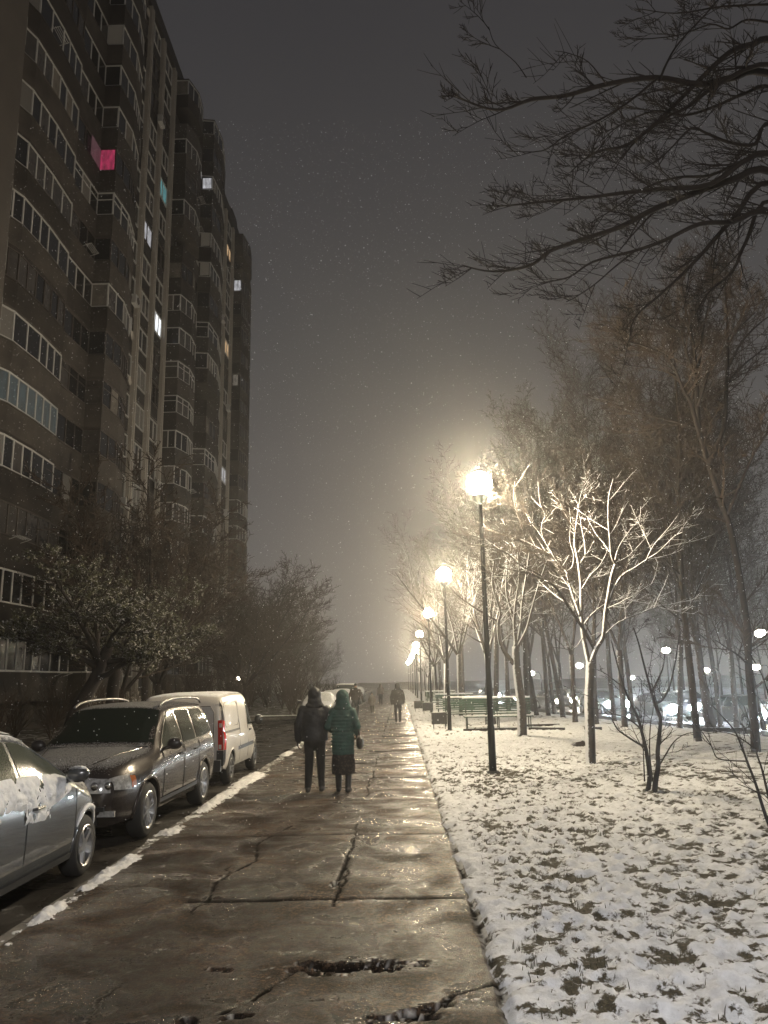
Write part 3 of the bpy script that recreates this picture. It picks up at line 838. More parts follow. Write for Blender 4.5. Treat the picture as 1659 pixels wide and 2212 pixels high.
b2 = gnd(*zT(428, 1915)); Y = b2.y
L2 = [
    (W(zT, [(430, 1930), (425, 1700), (405, 1550), (388, 1400), (385, 1290)], Y), 0.165, 0.125, 0),
    (W(zT, [(375, 1410), (310, 1330), (275, 1250), (265, 1130), (280, 1050), (240, 920), (225, 840), (235, 700)], Y, Y - .8), 0.085, 0.03, 2.2),
    (W(zT, [(385, 1300), (380, 1150), (350, 1030), (320, 900), (330, 700)], Y, Y + .5), 0.075, 0.03, 2.2),
    (W(zT, [(390, 1290), (375, 1130), (390, 950), (410, 820), (400, 640)], Y, Y - .3), 0.060, 0.03, 2.2),
    (W(zT, [(395, 1280), (420, 1130), (430, 980), (455, 820), (480, 640)], Y, Y + .8), 0.060, 0.03, 2.2),
    (W(zT, [(400, 1290), (460, 1170), (500, 1020), (545, 860), (600, 700)], Y, Y - .5), 0.060, 0.02, 2.2),
    (W(zT, [(385, 1160), (450, 1090), (540, 1040)], Y + .2, Y + 1), 0.03, 0.012, 3),
    (W(zT, [(250, 1110), (130, 1040), (0, 950), (-120, 830)], Y - .3, Y - 2.0), 0.03, 0.012, 2),
]
limb_tree((b2.x, b2.y, 0.02), L2, MWHITE, 'street_tree', 'upright bare tree with five steep limbs standing at the right end of the green bench', 33, tw=dict(L=1.3, rmin=0.008))
# the rest of that row, reaching out over the path
rowspec = [(3.9, 34.0, 1, 1.1, 'snowy spreading tree behind the near green bench'), (3.1, 41.5, 2, 1.2, 'snowy spreading tree leaning over the third path lamp'),
           (2.9, 50.5, 3, 1.3, 'snowy spreading tree of the path row beyond the third lamp'), (2.8, 60, 1, 1.3, 'snowy tree of the path row near the fourth lamp'),
           (2.8, 71, 2, 1.3, 'snowy tree of the path row past the fourth lamp'), (3.0, 84, 3, 1.1, 'hazy snowy tree of the path row by the fifth lamp'),
           (3.2, 99, 1, 1.15, 'farthest but one hazy tree of the path row'), (3.2, 118, 2, 1.2, 'farthest hazy tree of the path row')]
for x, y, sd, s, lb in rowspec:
    plant('street_tree', 'spread', sd, MWHITE, 'lit', x, y, s, label=lb, group='snowy trees along the path')

# ---- big dark tree on the right and its neighbour
z8 = zoomer(1400, 600, 2.765); z2 = zoomer(1400, 1400, 3.19)
b6 = gnd(*z2(1565, 1545)); Y = b6.y
L6 = [
    (W(z2, [(1565, 1560), (1550, 1300), (1530, 1100), (1510, 900), (1500, 700), (1490, 500)], Y) + W(z8, [(1190, 2050), (1110, 1800), (1030, 1550), (960, 1300), (945, 1000)], Y, Y + .3), 0.115, 0.055, 1.2),
    (W(z8, [(945, 1000), (915, 700), (870, 500), (840, 250)], Y + .3, Y + .6), 0.072, 0.02, 3.4),
    (W(z8, [(970, 1370), (900, 1120), (850, 1030), (760, 830), (600, 740), (450, 700)], Y, Y - 1.2), 0.06, 0.014, 3.0),
    (W(z8, [(955, 1305), (840, 1270), (720, 1240), (550, 1210), (400, 1170)], Y, Y + 1.0), 0.045, 0.012, 2.6),
    (W(z8, [(850, 1030), (800, 940), (650, 890), (500, 870), (350, 845)], Y - .4, Y + 1.2), 0.035, 0.010, 3.0),
    (W(z8, [(940, 950), (880, 800), (830, 650), (760, 590), (710, 540), (520, 560)], Y + .3, Y - .7), 0.045, 0.012, 3.2),
    (W(z8, [(950, 980), (985, 650), (1015, 500), (1035, 400), (1100, 250)], Y + .3, Y + 1.5), 0.045, 0.012, 3.2),
    (W(z8, [(955, 1150), (1030, 900), (1100, 800), (1250, 600), (1350, 500)], Y + .2, Y - 1), 0.05, 0.014, 3.0),
    (W(z8, [(1030, 1550), (1130, 1300), (1150, 1000), (1160, 750), (1150, 450), (1140, 300)], Y + .0, Y + 1.2), 0.075, 0.018, 2.8),
    (W(z8, [(1155, 900), (1260, 700), (1400, 560), (1500, 500)], Y + 1, Y + .2), 0.04, 0.012, 3.2),
    (W(z8, [(1150, 1000), (1250, 880), (1400, 760), (1550, 650)], Y + 1, Y + 2), 0.04, 0.012, 3.2),
    (W(z8, [(1160, 1900), (1330, 1500), (1450, 1300), (1560, 1000)], Y, Y - 1.5), 0.05, 0.014, 2.6),
    (W(z2, [(1500, 830), (1420, 760), (1330, 700), (1240, 640)], Y, Y - 1.0), 0.03, 0.01, 3),
]
limb_tree((b6.x, b6.y, lawn_z(b6.x, b6.y)), L6, MSH, 'tall_tree', 'tall dark leaning tree nearest the right edge, its crown high against the sky', 44, tw=dict(L=2.2, rmin=0.010, n=[0, 0, 9, 6]))

M_BOUGH = plain('black_bough', (0.009, 0.006, 0.005), 0.95, spec=.2)
# ---- branches overhead, from a tree just outside the right edge
zO = zoomer(1000, 0, 1.803)
TB = Vector((9.4, 10.6, 0.0))
def over(pts, Y0, Y1, r0, r1, zt, dens=2.4):
    P = W(zO, pts, Y0, Y1)
    q = Vector((TB.x - 0.15, TB.y, zt)); m = q.lerp(P[0], 0.55) + Vector((0, 0, 0.35))
    return ([q, m] + P, r0 * 2.4, r1 * 1.25, dens)
L7 = [([Vector((TB.x, TB.y, -0.1)), Vector((TB.x + .1, TB.y, 3)), Vector((TB.x - .1, TB.y + .1, 6.0)), Vector((TB.x, TB.y, 9)), Vector((TB.x + .2, TB.y, 12))], 0.24, 0.07, 0),
    over([(1659, 330), (1500, 350), (1350, 380), (1150, 350), (930, 380), (750, 430), (590, 450), (480, 490), (400, 490), (300, 455), (245, 425)], 9.6, 8.0, .027, .005, 8.6),
    over([(1700, 185), (1590, 200), (1480, 240), (1320, 390), (1170, 540), (1030, 650), (900, 680), (830, 720), (770, 775)], 9.8, 8.4, .027, .005, 9.4),
    over([(1700, 290), (1450, 370), (1300, 480), (1200, 530), (1060, 640), (1000, 720)], 9.4, 9.0, .022, .005, 9.0),
    over([(1700, 780), (1500, 810), (1300, 880), (1130, 950), (1000, 1020), (850, 1070), (680, 1130), (600, 1190), (480, 1220), (380, 1220), (280, 1195)], 9.6, 7.8, .027, .005, 6.0),
    over([(1700, 965), (1500, 1000), (1350, 1010), (1200, 1080), (1060, 1130), (870, 1180), (760, 1250), (630, 1275)], 9.6, 8.6, .023, .0045, 5.6),
    over([(1700, 690), (1400, 830), (1200, 850), (1000, 870), (850, 890), (640, 910), (500, 925), (430, 930)], 9.2, 8.4, .022, .005, 6.6),
    over([(1700, 820), (1500, 990), (1400, 1100), (1290, 1220), (1170, 1330), (1060, 1430), (1030, 1540)], 9.9, 9.6, .024, .005, 5.8),
    over([(1700, 900), (1560, 1090), (1500, 1220), (1390, 1320), (1330, 1420)], 10.2, 10.4, .022, .005, 5.6),
    over([(1700, 560), (1600, 650), (1480, 640), (1380, 600), (1310, 580), (1200, 690), (1100, 760)], 9.6, 9.0, .018, .005, 7.2),
    over([(1700, 700), (1560, 720), (1400, 790), (1250, 800), (1100, 850), (950, 950), (850, 1010)], 10.4, 9.6, .018, .005, 6.8, 3),
    over([(1700, 400), (1560, 420), (1420, 480), (1280, 520), (1150, 500), (1000, 560), (900, 640)], 10.4, 9.4, .018, .005, 8.0, 3),
    (W(zO, [(1170, 345), (1030, 460), (900, 540), (750, 610), (640, 680), (480, 680)], 9.1, 8.4), .019, .005, 3),
    (W(zO, [(1170, 365), (1200, 290), (1260, 190), (1400, 40), (1480, -60)], 9.0, 9.6), .018, .008, 3),
    (W(zO, [(1060, 1130), (960, 1210), (880, 1280), (790, 1340), (750, 1360)], 9.0, 8.6), .014, .005, 3),
    (W(zO, [(930, 380), (850, 280), (760, 240), (700, 230)], 8.8, 8.2), .010, .004, 3),
    (W(zO, [(570, 350), (520, 280), (430, 200), (400, 120)], 8.4, 8.2), .008, .004, 3),
    (W(zO, [(1300, 880), (1180, 770), (1080, 700)], 9.0, 9.2), .010, .004, 3),
    (W(zO, [(1659, 100), (1560, 90), (1480, 130), (1400, 110), (1250, 160), (1050, 180)], 10.2, 9.6), .020, .006, 3),
    (W(zO, [(1659, 20), (1450, 30), (1250, 60), (1080, 40)], 10.6, 10.0), .020, .006, 3),
]
limb_tree((TB.x, TB.y, 0), L7, (M_BOUGH, M_BOUGH), 'overhanging_tree', 'dark bare boughs reaching in overhead from the top right corner', 55,
          tw=dict(L=0.95, rmin=0.0050, n=[0, 0, 7, 5], wob=0.11, ang=[0, 0, 30, 34], droop=1), up=-0.015)

# ---- bushes on the lawn
zS = zoomer(1500, 1650, 3.95)
bs = gnd(*zS(505, 1310)); Y = bs.y
LS = [
    (W(zS, [(470, 1300), (490, 1150), (465, 950), (450, 860), (410, 700), (370, 560), (310, 440), (240, 280), (200, 150), (160, 0), (110, -200)], Y, Y + .3), .044, .010, 2.2),
    (W(zS, [(535, 1360), (550, 1180), (575, 1050), (570, 900), (590, 700), (595, 560), (545, 450), (505, 310), (470, 180), (430, 30), (380, -170), (330, -320)], Y - .1, Y - .4), .050, .010, 2.0),
    (W(zS, [(590, 560), (550, 440), (625, 385), (690, 250), (735, 60), (765, -120), (790, -280)], Y - .1, Y + .1), .030, .008, 2.2),
    (W(zS, [(510, 330), (560, 220), (620, 80), (640, -60)], Y - .2, Y - .6), .022, .008, 2.2),
    (W(zS, [(450, 860), (370, 820), (260, 750), (170, 680), (100, 560), (0, 490), (-120, 470)], Y, Y - .5), .022, .005, 2.2),
    (W(zS, [(410, 700), (360, 640), (240, 560), (100, 520), (-60, 380), (-200, 330)], Y + .1, Y + .6), .018, .005, 2.0),
    (W(zS, [(575, 1060), (640, 950), (700, 850), (760, 780), (850, 730), (960, 715), (1100, 730)], Y, Y - .4), .016, .004, 2.0),
    (W(zS, [(440, 1200), (430, 950), (420, 700), (440, 500), (430, 300)], Y + .1, Y + .2), .012, .005, 2.2),
    (W(zS, [(520, 1200), (490, 900), (500, 620), (520, 520), (540, 300)], Y + .1, Y + .4), .014, .005, 2.2),
    (W(zS, [(240, 280), (140, 200), (30, 120), (-80, 80)], Y + .2, Y + .8), .014, .004, 2.2),
]
limb_tree((bs.x, bs.y, 0.02), LS, (M_BARK_DK, M_BARK_DK), 'shrub', 'waist thick twin stemmed bare bush rising from the snow left of the edge bush', 66, tw=dict(L=0.8, rmin=0.0042), cat='shrub')
be = gnd(1700, 1800); Y = be.y
LE = [
    (W(zS, [(1740, 1800), (1659, 1600), (1600, 1430), (1540, 1230), (1460, 1020), (1400, 860), (1330, 700), (1210, 560), (1100, 440)], Y, Y + .3), .026, .006, 2.6),
    (W(zS, [(1760, 1800), (1700, 1500), (1650, 1290), (1600, 1080), (1550, 930), (1500, 700), (1420, 450)], Y, Y + .6), .022, .006, 2.6),
    (W(zS, [(1780, 1700), (1659, 1370), (1500, 1280), (1350, 1220)], Y, Y - .3), .010, .004, 2.6),
    (W(zS, [(1450, 1000), (1250, 990), (1150, 960), (1100, 850), (1000, 700), (900, 600)], Y + .1, Y - .3), .011, .004, 2.6),
    (W(zS, [(1560, 900), (1400, 780), (1250, 720), (1000, 700)], Y + .3, Y + .9), .011, .004, 2.6),
    (W(zS, [(1790, 1800), (1800, 1300), (1760, 900), (1700, 500), (1600, 150), (1450, -100)], Y, Y + .3), .022, .006, 2.6),
]
limb_tree((be.x, be.y, 0.02), LE, (M_BARK_DK, M_BARK_DK), 'shrub', 'bare bush arching in from the right edge over the snow', 77, tw=dict(L=0.7, rmin=0.0036), cat='shrub')

# ---- the grove: trunks counted in the photo, then the mass behind
trunks = [(1150, 1531, 'T'), (1159, 1546, 'F'), (1184, 1546, 'T'), (1197, 1531, 'F'), (1216, 1552, 'T'), (1243, 1562, 'F'), (1288, 1566, 'T'), (1326, 1552, 'T'), (1350, 1572, 'F'),
          (1367, 1553, 'T'), (1468, 1568, 'F'), (1508, 1606, 'T'), (1531, 1571, 'F'), (1542, 1571, 'T'), (1556, 1553, 'T'), (1590, 1560, 'F'), (1649, 1552, 'T')]
GG = 'bare trees of the grove behind the lawn'
land = ['left of the lit street tree', 'between the bench and the lit street tree', 'right of the lit street tree', 'above the twin stemmed bush', 'near the right edge']
desc = {'T': 'straight dark bare trunk', 'F': 'forked dark bare trunk'}
used_lab = {}
ordw = ['', 'second ', 'third ', 'fourth ', 'fifth ', 'sixth ', 'seventh ', 'eighth ', 'ninth ']
for i, (px, py, k) in enumerate(trunks):
    p = gnd(px, py, 0.0)
    if p.y > 48: p = p * (48 / p.y)
    p.z = lawn_z(p.x, p.y)
    w = land[0] if px < 1200 else land[1] if px < 1270 else land[2] if px < 1380 else land[3] if px < 1520 else land[4]
    key = desc[k] + ' ' + w; c = used_lab.get(key, 0); used_lab[key] = c + 1
    dst = '%s%s%s' % (ordw[c], key, '' if c else ', with twiggy crown')
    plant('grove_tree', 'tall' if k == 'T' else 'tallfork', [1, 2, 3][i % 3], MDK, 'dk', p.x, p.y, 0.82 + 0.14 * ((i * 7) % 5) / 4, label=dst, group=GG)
rng = random.Random(91); placed = 0
pos = []
while placed < 40:
    y = rng.uniform(30, 96); x = rng.uniform(5.0, 7 + y * 0.62)
    rl = np.interp(y, [12, 28, 45, 66, 92, 150], [18.1, 15.8, 12.8, 9.8, 7.8, 6.6])
    if rl - 0.6 < x < rl + 12.5: continue
    if y < 44 and x < y * .42: continue
    if any((x - a) ** 2 + (y - b) ** 2 < 5 for a, b in pos): continue
    pos.append((x, y)); placed += 1
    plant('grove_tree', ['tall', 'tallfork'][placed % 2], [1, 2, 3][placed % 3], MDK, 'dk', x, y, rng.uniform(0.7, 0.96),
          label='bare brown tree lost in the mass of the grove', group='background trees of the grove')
# young trees between the path row and the grove
for i, (x, y, s) in enumerate([(6.3, 40, .9), (5.6, 47, 1.0), (6.0, 56, 1.1), (5.2, 66, 1.1), (5.6, 77, 1.15), (4.9, 92, 1.2), (5.5, 108, 1.3)]):
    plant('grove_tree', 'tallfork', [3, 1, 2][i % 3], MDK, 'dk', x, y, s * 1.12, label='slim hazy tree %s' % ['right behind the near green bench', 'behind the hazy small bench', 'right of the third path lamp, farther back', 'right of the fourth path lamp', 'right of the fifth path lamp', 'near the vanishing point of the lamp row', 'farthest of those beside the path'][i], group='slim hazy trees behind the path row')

# ---- left side
M_LEAF = plain('frosted_leaves', (0.060, 0.058, 0.030), 0.7, var=0.5, vs=1.5, snow=((0.25, -0.1, 0.95), 0.42, 0.78, 1.6, 1.5), snowcol=(0.32, 0.31, 0.30))
def leafy(name, base, lean_to, R, label, seed, nl, mats=(M_BARK_DK, M_BARK_DK)):
    rng = random.Random(seed); e = empty(name, base); tr, cw, lf = MB(), MB(), MB()
    b = Vector(base); c = Vector(lean_to)
    tr.tube(smoothpath([b + Vector((0, 0, -.1)), b.lerp(c, .35) + Vector((-.12, 0, .1)), b.lerp(c, .7), c], 4), [0.24 - 0.008 * i for i in range(13)], 10)
    K = dict(wob=0.2, up=[0, .02, .02, 0, 0], taper=[.5, .3, .3, .4, .5], n=[0, 9, 7, 4], start=[0, .2, .15, .1], ang=[0, 45, 48, 50], lr=[0, .5, .5, .45], rr=[0, .55, .5, .6], rmin=.007, depth=4, solid=2)
    for k in range(11):
        a = 2 * pi * k / 11
        d = Vector((cos(a) * 1.0, sin(a) * .9, rng.uniform(0.1, 1.1))).normalized()
        grow(tr, cw, b.lerp(c, rng.uniform(.65, 1)), d, R * rng.uniform(.8, 1.15), .085, 1, K, rng)
    V = cw.V; n = len(V)
    for k in range(nl):
        if k % 7 == 0: pc = Vector(V[rng.randrange(n)])
        p = pc + rv3(rng) * rng.uniform(.01, .09)
        nrm = (rv3(rng) + Vector((0, 0, .5))).normalized(); a = nrm.orthogonal().normalized(); bb = nrm.cross(a)
        w = rng.random() * 6.28; u = a * cos(w) + bb * sin(w); v = nrm.cross(u); s = rng.uniform(.028, .062)
        lf.add([p - u * s, p - v * s * .55 + nrm * .012, p + u * s, p + v * s * .55 + nrm * .012], [(0, 1, 2, 3)])
    tr.build('trunk', mats[0], e, smooth=True); cw.build('crown', mats[1], e); lf.build('leaves', M_LEAF, e)
    return tag(e, label, 'tree')
Yl = 22.0
bl = at_y(142, 1552, Yl); bl.z = 0.0
ct = at_y(235, 1395, Yl + .3)
leafy('leafy_tree', bl, ct, 3.05, 'low leaning tree with snow on its withered leaves, in front of the block', 3, 22000)
b = at_y(247, 1540, 27); b.z = 0
leafy('leafy_tree', b, at_y(262, 1330, 27.3), 2.3, 'upright leafy tree with a dark trunk behind the leaning one', 4, 10000)
plant('bare_tree', 'bushy', 1, MSH, 'sh', -12.4, 39.0, 1.3, label='dense twiggy tree against the far end of the block', z=0)
plant('bare_tree', 'bushy', 2, MSH, 'sh', -11.6, 33.5, .95, label='twiggy tree in front of the middle balconies', z=0)
plant('bare_tree', 'bushy', 3, MSH, 'sh', -13.6, 45.0, 1.35, label='twiggy tree close to the lower balconies at the far end', z=0)
plant('bare_tree', 'bushy', 1, MSH, 'sh', -10.2, 52.5, 1.0, rz=1.0, label='broad round headed bare tree on the grass island behind the couple', z=0)
plant('bare_tree', 'bushy', 2, MSH, 'sh', -11.6, 56.5, 1.05, rz=2.0, label='bare tree just right of the block corner on the island', z=0)
plant('bare_tree', 'bushy', 3, MSH, 'sh', -10.4, 64, 1.05, rz=3.0, label='round hazy tree to the right of the broad island tree', z=0)
for i, (x, y, s) in enumerate([(-14, 66, 1), (-11.6, 80, .9), (-14, 84, 1), (-12.5, 102, .9), (-15, 104, 1), (-13, 126, 1)]):
    plant('bare_tree', 'bushy', [1, 2, 3][i % 3], MSH, 'sh', x, y, s, label='hazy bare tree %s' % ['behind the broad island tree', 'above the third snowed over car', 'far behind the island', 'above the far pale van', 'deep in the haze left of the street', 'farthest down the left side of the street'][i], group='hazy trees down the left side', z=0)
rng = random.Random(17)
for i in range(26):
    x = rng.uniform(-15, -6.3); y = rng.uniform(46.8, 58) if i < 16 else rng.uniform(59, 80)
    plant('bare_bush', 'shrub', [1, 2][i % 2], (M_TWIG_SHADE, M_TWIG_SHADE), 'tw', x, y, rng.uniform(.8, 1.3), label='thin twiggy bush in the undergrowth of the grass island', cat='bush', group='bushes on the grass island', z=0)
for i in range(16):
    x = rng.uniform(-15.0, -10.2); y = rng.uniform(14, 42)
    plant('bare_bush', 'shrub', [1, 2][i % 2], (M_TWIG_SHADE, M_TWIG_SHADE), 'tw', x, y, rng.uniform(.5, 1.0), label='thin twiggy bush on the verge below the balconies', cat='bush', group='bushes on the verge', z=0)
# ================================================================== APARTMENT BLOCK
XF = -17.3; FH = 2.75; Z0 = 1.55; NF = 18; ZT = Z0 + FH * NF
M_WALL = plain('grey_panel_concrete', (0.085, 0.074, 0.065), 0.85, var=0.16, vs=0.7, bump=0.3, bs=20)
M_PIL = plain('pale_pilaster_concrete', (0.33, 0.30, 0.265), 0.85, var=0.12, vs=1.0)
M_PAR = plain('brown_parapet_panel', (0.027, 0.021, 0.018), 0.85, var=0.45, vs=0.9, bump=0.4, bs=25)
M_PAR2 = plain('grey_parapet_panel', (0.052, 0.043, 0.037), 0.85, var=0.45, vs=0.9, bump=0.4, bs=25)
M_DARKP = plain('dark_infill_panel', (0.022, 0.018, 0.016), 0.7, var=0.3, vs=2)
M_FRW = plain('white_window_frame', (0.42, 0.41, 0.395), 0.5)
M_FRD = plain('dark_window_frame', (0.05, 0.04, 0.035), 0.5)
M_GLD = plain('dark_glass', (0.020, 0.020, 0.022), 0.08, spec=0.5)
M_GLC = plain('curtained_glass', (0.060, 0.054, 0.051), 0.25, var=0.3, vs=3)
M_GLP = plain('pale_blind', (0.15, 0.14, 0.13), 0.6)
LIT = {'white': glow('lit_white', (0.92, 0.96, 1.0), 1.6, folds=5.0, base=(.06, .06, .06)), 'dimwhite': glow('lit_dim_white', (0.9, 0.9, 0.95), 0.42, folds=5.0, base=(.06, .06, .06)), 'warm': glow('lit_warm', (1.0, 0.66, 0.36), 0.55, folds=5.0, base=(.06, .06, .06)), 'pink': glow('lit_pink', (0.85, 0.06, 0.20), 0.34, folds=5.0, base=(.06, .06, .06)),
       'cyan': glow('lit_cyan', (0.22, 0.62, 0.66), 0.32, folds=5.0, base=(.06, .06, .06)), 'blue': glow('lit_blue_grey', (0.24, 0.44, 0.50), 0.06, folds=5.0, base=(.06, .06, .06)), 'faint': glow('lit_faint', (0.7, 0.62, 0.5), 0.16, folds=5.0, base=(.06, .06, .06))}
BC = (-24.0, 52.0, 0.0)
M_STAIN = plain('stained_panel', (0.040, 0.034, 0.030), 0.9, var=0.5, vs=1.6)
blk = empty('apartment_block', BC)
wb_ = MB()
wb_.box((-24.0 + (XF + 24) / 2 - 3.35, 50.1, ZT / 2 - 0.2), (2 * (XF + 24), 70.2, ZT + 0.4))
wb_.build('wall', M_WALL, blk)
par = MB(); par.box((XF - 0.2, 50.1, ZT + 0.6), (0.9, 70.8, 1.2)); par.box((XF - 4, 85.0, ZT + 0.6), (7, 0.7, 1.2))
for y in (38.5, 63, 80): par.box((XF - 2.0, y, ZT + 2.0), (3.5, 3.0, 2.6))
par.build('roof_parapet', M_DARKP, blk)
# horizontal joints, plinth
jb = MB()
for n in range(NF + 1):
    jb.box((XF + 0.012, 50.1, Z0 + FH * n - 0.18), (0.03, 70.0, 0.05))
jb.build('panel_joints', M_DARKP, blk)
pl = MB(); pl.box((XF + 0.11, 50.1, 0.62), (0.2, 70.1, 1.3)); pl.build('plinth', M_PAR2, blk)
# pier with a blank face near the left edge
pb = MB(); pb.box((-16.75, 28.2, ZT / 2), (1.5, 2.5, ZT)); pb.build('pier', M_WALL, blk)
# pilasters
def pilasters(ys_, z1=ZT):
    for y in ys_:
        p = MB(); p.box((XF + 0.15, y, z1 / 2), (0.3, 0.22, z1)); p.box((XF + 0.15, y - 0.36, z1 / 2), (0.3, 0.13, z1)); p.box((XF + 0.05, y - 0.19, z1 / 2), (0.10, 0.24, z1 - 0.02), 1)  # gap between the two ribs coloured dark, deepening its shade
        p.build('pilaster', [M_PIL, M_DARKP], blk)
S1 = [46.0, 48.8, 51.8, 54.8]; S2 = [70.9, 74.2, 77.8]
pilasters(S1); pilasters(S2)

# windows
def window_meshes(w, hh, frame, glass, mull):
    f = MB(); t_ = 0.07
    for s in (-1, 1): f.box((0.05, s * (w / 2 - t_ / 2), 0), (0.1, t_, hh))
    for s in (-1, 1): f.box((0.052, 0, s * (hh / 2 - t_ / 2)), (0.096, w - 2 * t_, t_))
    for m in mull: f.box((0.048, m * w, 0), (0.088, t_ * 0.8, hh - 2 * t_))
    g = MB(); g.box((0.012, 0, 0), (0.02, w - t_, hh - t_))
    return f.mesh(frame, name='window'), g.mesh(glass, name='pane')
rng = random.Random(8)
WM = {}
def wmesh(w, frame, glass, mull):
    k = (round(w, 2), frame.name, glass.name, mull)
    if k not in WM: WM[k] = window_meshes(w, 1.55, frame, glass, mull)
    return WM[k]
litwin = {(1, 2, 9): 'white', (1, 2, 13): 'cyan', (1, 1, 11): 'dimwhite', (1, 0, 8): 'faint', (2, 1, 16): 'warm', (2, 1, 12): 'warm', (2, 0, 7): 'dimwhite', (2, 1, 7): 'dimwhite'}
infill = MB()
for si, S in ((1, S1), (2, S2)):
    for ci in range(len(S) - 1):
        ya, yb = S[ci] + 0.11, S[ci + 1] - 0.43; w = (yb - ya) - 0.25; yc = (ya + yb) / 2
        for n in range(NF):
            zc = Z0 + FH * n + 1.68
            key = (si, ci, n)
            if key in litwin: gl = LIT[litwin[key]]
            else: gl = rng.choice([M_GLD, M_GLD, M_GLC, M_GLC, M_GLP])
            fr = M_FRW if rng.random() < 0.7 else M_FRD
            a, b_ = wmesh(w, fr, gl, rng.choice([(0.0,), (-0.17, 0.17), (0.12,)]))
            o_ = link('window', a, blk, Vector((XF, yc, zc)) - Vector(BC)); link('pane', b_, o_)
            kq = ('inf', round(w, 2))
            if kq not in WM:
                q_ = MB(); q_.box((0.03, 0, -1.26), (0.06, w - 0.02, 0.82)); WM[kq] = q_.mesh(M_DARKP, name='infill_panel')
            link('infill_panel', WM[kq], o_)

# balconies
def bal_parts(plan, style, seed, curve=False):
    """parapet, frame and glass for one storey of a balcony whose outline on plan is given"""
    rg = random.Random(seed)
    if curve: plan = [tuple(p)[:2] for p in smoothpath([(a, b, 0) for a, b in plan], 4)]
    P = [Vector((a, b, 0)) for a, b in plan]
    pa, fr, gl = MB(), MB(), MB()
    cx = sum(p.x for p in P) / len(P) - 0.5; cy_ = sum(p.y for p in P) / len(P)
    # outward normals per vertex
    def off(i, d):
        a = P[max(i - 1, 0)]; b = P[i]; c = P[min(i + 1, len(P) - 1)]
        n1 = (b - a) if i > 0 else (c - b); n2 = (c - b) if i < len(P) - 1 else (b - a)
        m1 = Vector((n1.y, -n1.x, 0)).normalized(); m2 = Vector((n2.y, -n2.x, 0)).normalized()
        m = (m1 + m2).normalized(); k = 1 / max(0.5, m.dot(m1))
        return b + m * d * k
    def band(mb, z0, z1, d0, d1):
        V = []; n = len(P)
        for i in range(n):
            a = off(i, d0); b = off(i, d1)
            V += [(a.x, a.y, z0), (b.x, b.y, z0), (b.x, b.y, z1), (a.x, a.y, z1)]
        F = []
        for i in range(n - 1):
            for k in range(4):
                k2 = (k + 1) % 4
                F.append((i * 4 + k, i * 4 + k2, i * 4 + 4 + k2, i * 4 + 4 + k))
        F += [(0, 3, 2, 1), ((n - 1) * 4, (n - 1) * 4 + 1, (n - 1) * 4 + 2, (n - 1) * 4 + 3)]
        mb.add(V, F)
    band(pa, -0.22, 0.95, -0.06, 0.06)
    band(pa, 0.95, 1.01, -0.08, 0.09)
    n = len(P)                                       # floor slab
    V = [(p.x, p.y, -0.20) for p in P] + [(p.x, p.y, -0.04) for p in P]
    pa.add(V, [tuple(range(n)), tuple(range(n, 2 * n))[::-1]])
    if style != 'open':
        band(pa, 2.42, 2.53, -0.05, 0.05)
        band(fr, 1.01, 1.09, -0.035, 0.035); band(fr, 2.34, 2.42, -0.035, 0.035)
        if style == 'cross': band(fr, 1.95, 2.0, -0.03, 0.03)
        bays = []
        for i in range(len(P) - 1):
            a, b = P[i], P[i + 1]; L = (b - a).length
            if L < 0.15: continue
            m = max(1, round(L / rg.choice([0.72, 0.85, 1.0, 1.15]))); ang = atan2(b.y - a.y, b.x - a.x)
            for k in range(m + (1 if i == len(P) - 2 else 0)):
                q = a.lerp(b, k / m); fr.box((q.x, q.y, 1.715), (0.085, 0.075, 1.25), rz=ang)
            for k in range(m): bays.append((a.lerp(b, k / m), a.lerp(b, (k + 1) / m)))
        mood = rg.random()
        for a, b in bays:                              # every bay has its own glass, blind, curtain or board
            r_ = rg.random()
            mi = (0 if r_ < .72 else 1 if r_ < .88 else 2 if r_ < .95 else 3) if mood < .6 else (1 if r_ < .6 else 0 if r_ < .85 else 3)
            gl.add([(a.x, a.y, 1.05), (b.x, b.y, 1.05), (b.x, b.y, 2.38), (a.x, a.y, 2.38)], [(0, 1, 2, 3)], mi)
    return pa, fr, gl
plans = {
    'm1': ([(XF, 29.55), (-16.5, 29.6), (-16.12, 30.7), (-16.02, 33.0), (-16.08, 35.33), (XF, 35.35)], False),
    'm2': ([(XF, 35.6), (-16.2, 35.6), (-16.1, 38.5), (-15.2, 38.5), (-15.1, 40.6), (-15.45, 42.6), (-16.3, 44.4), (XF, 45.2)], False),
    'm3': ([(XF, 55.4), (-16.2, 55.4), (-15.75, 57.0), (-15.85, 58.8), (-16.15, 59.9), (XF, 59.95)], False),
    'm4': ([(XF, 60.1), (-16.2, 60.15), (-15.2, 60.3), (-15.05, 63.0), (-15.5, 66.0), (-16.3, 68.6), (XF, 70.0)], False),
    'm5': ([(XF, 78.3), (-16.2, 78.35), (-15.9, 81.0), (-16.2, 83.5), (XF, 85.15)], False),
}
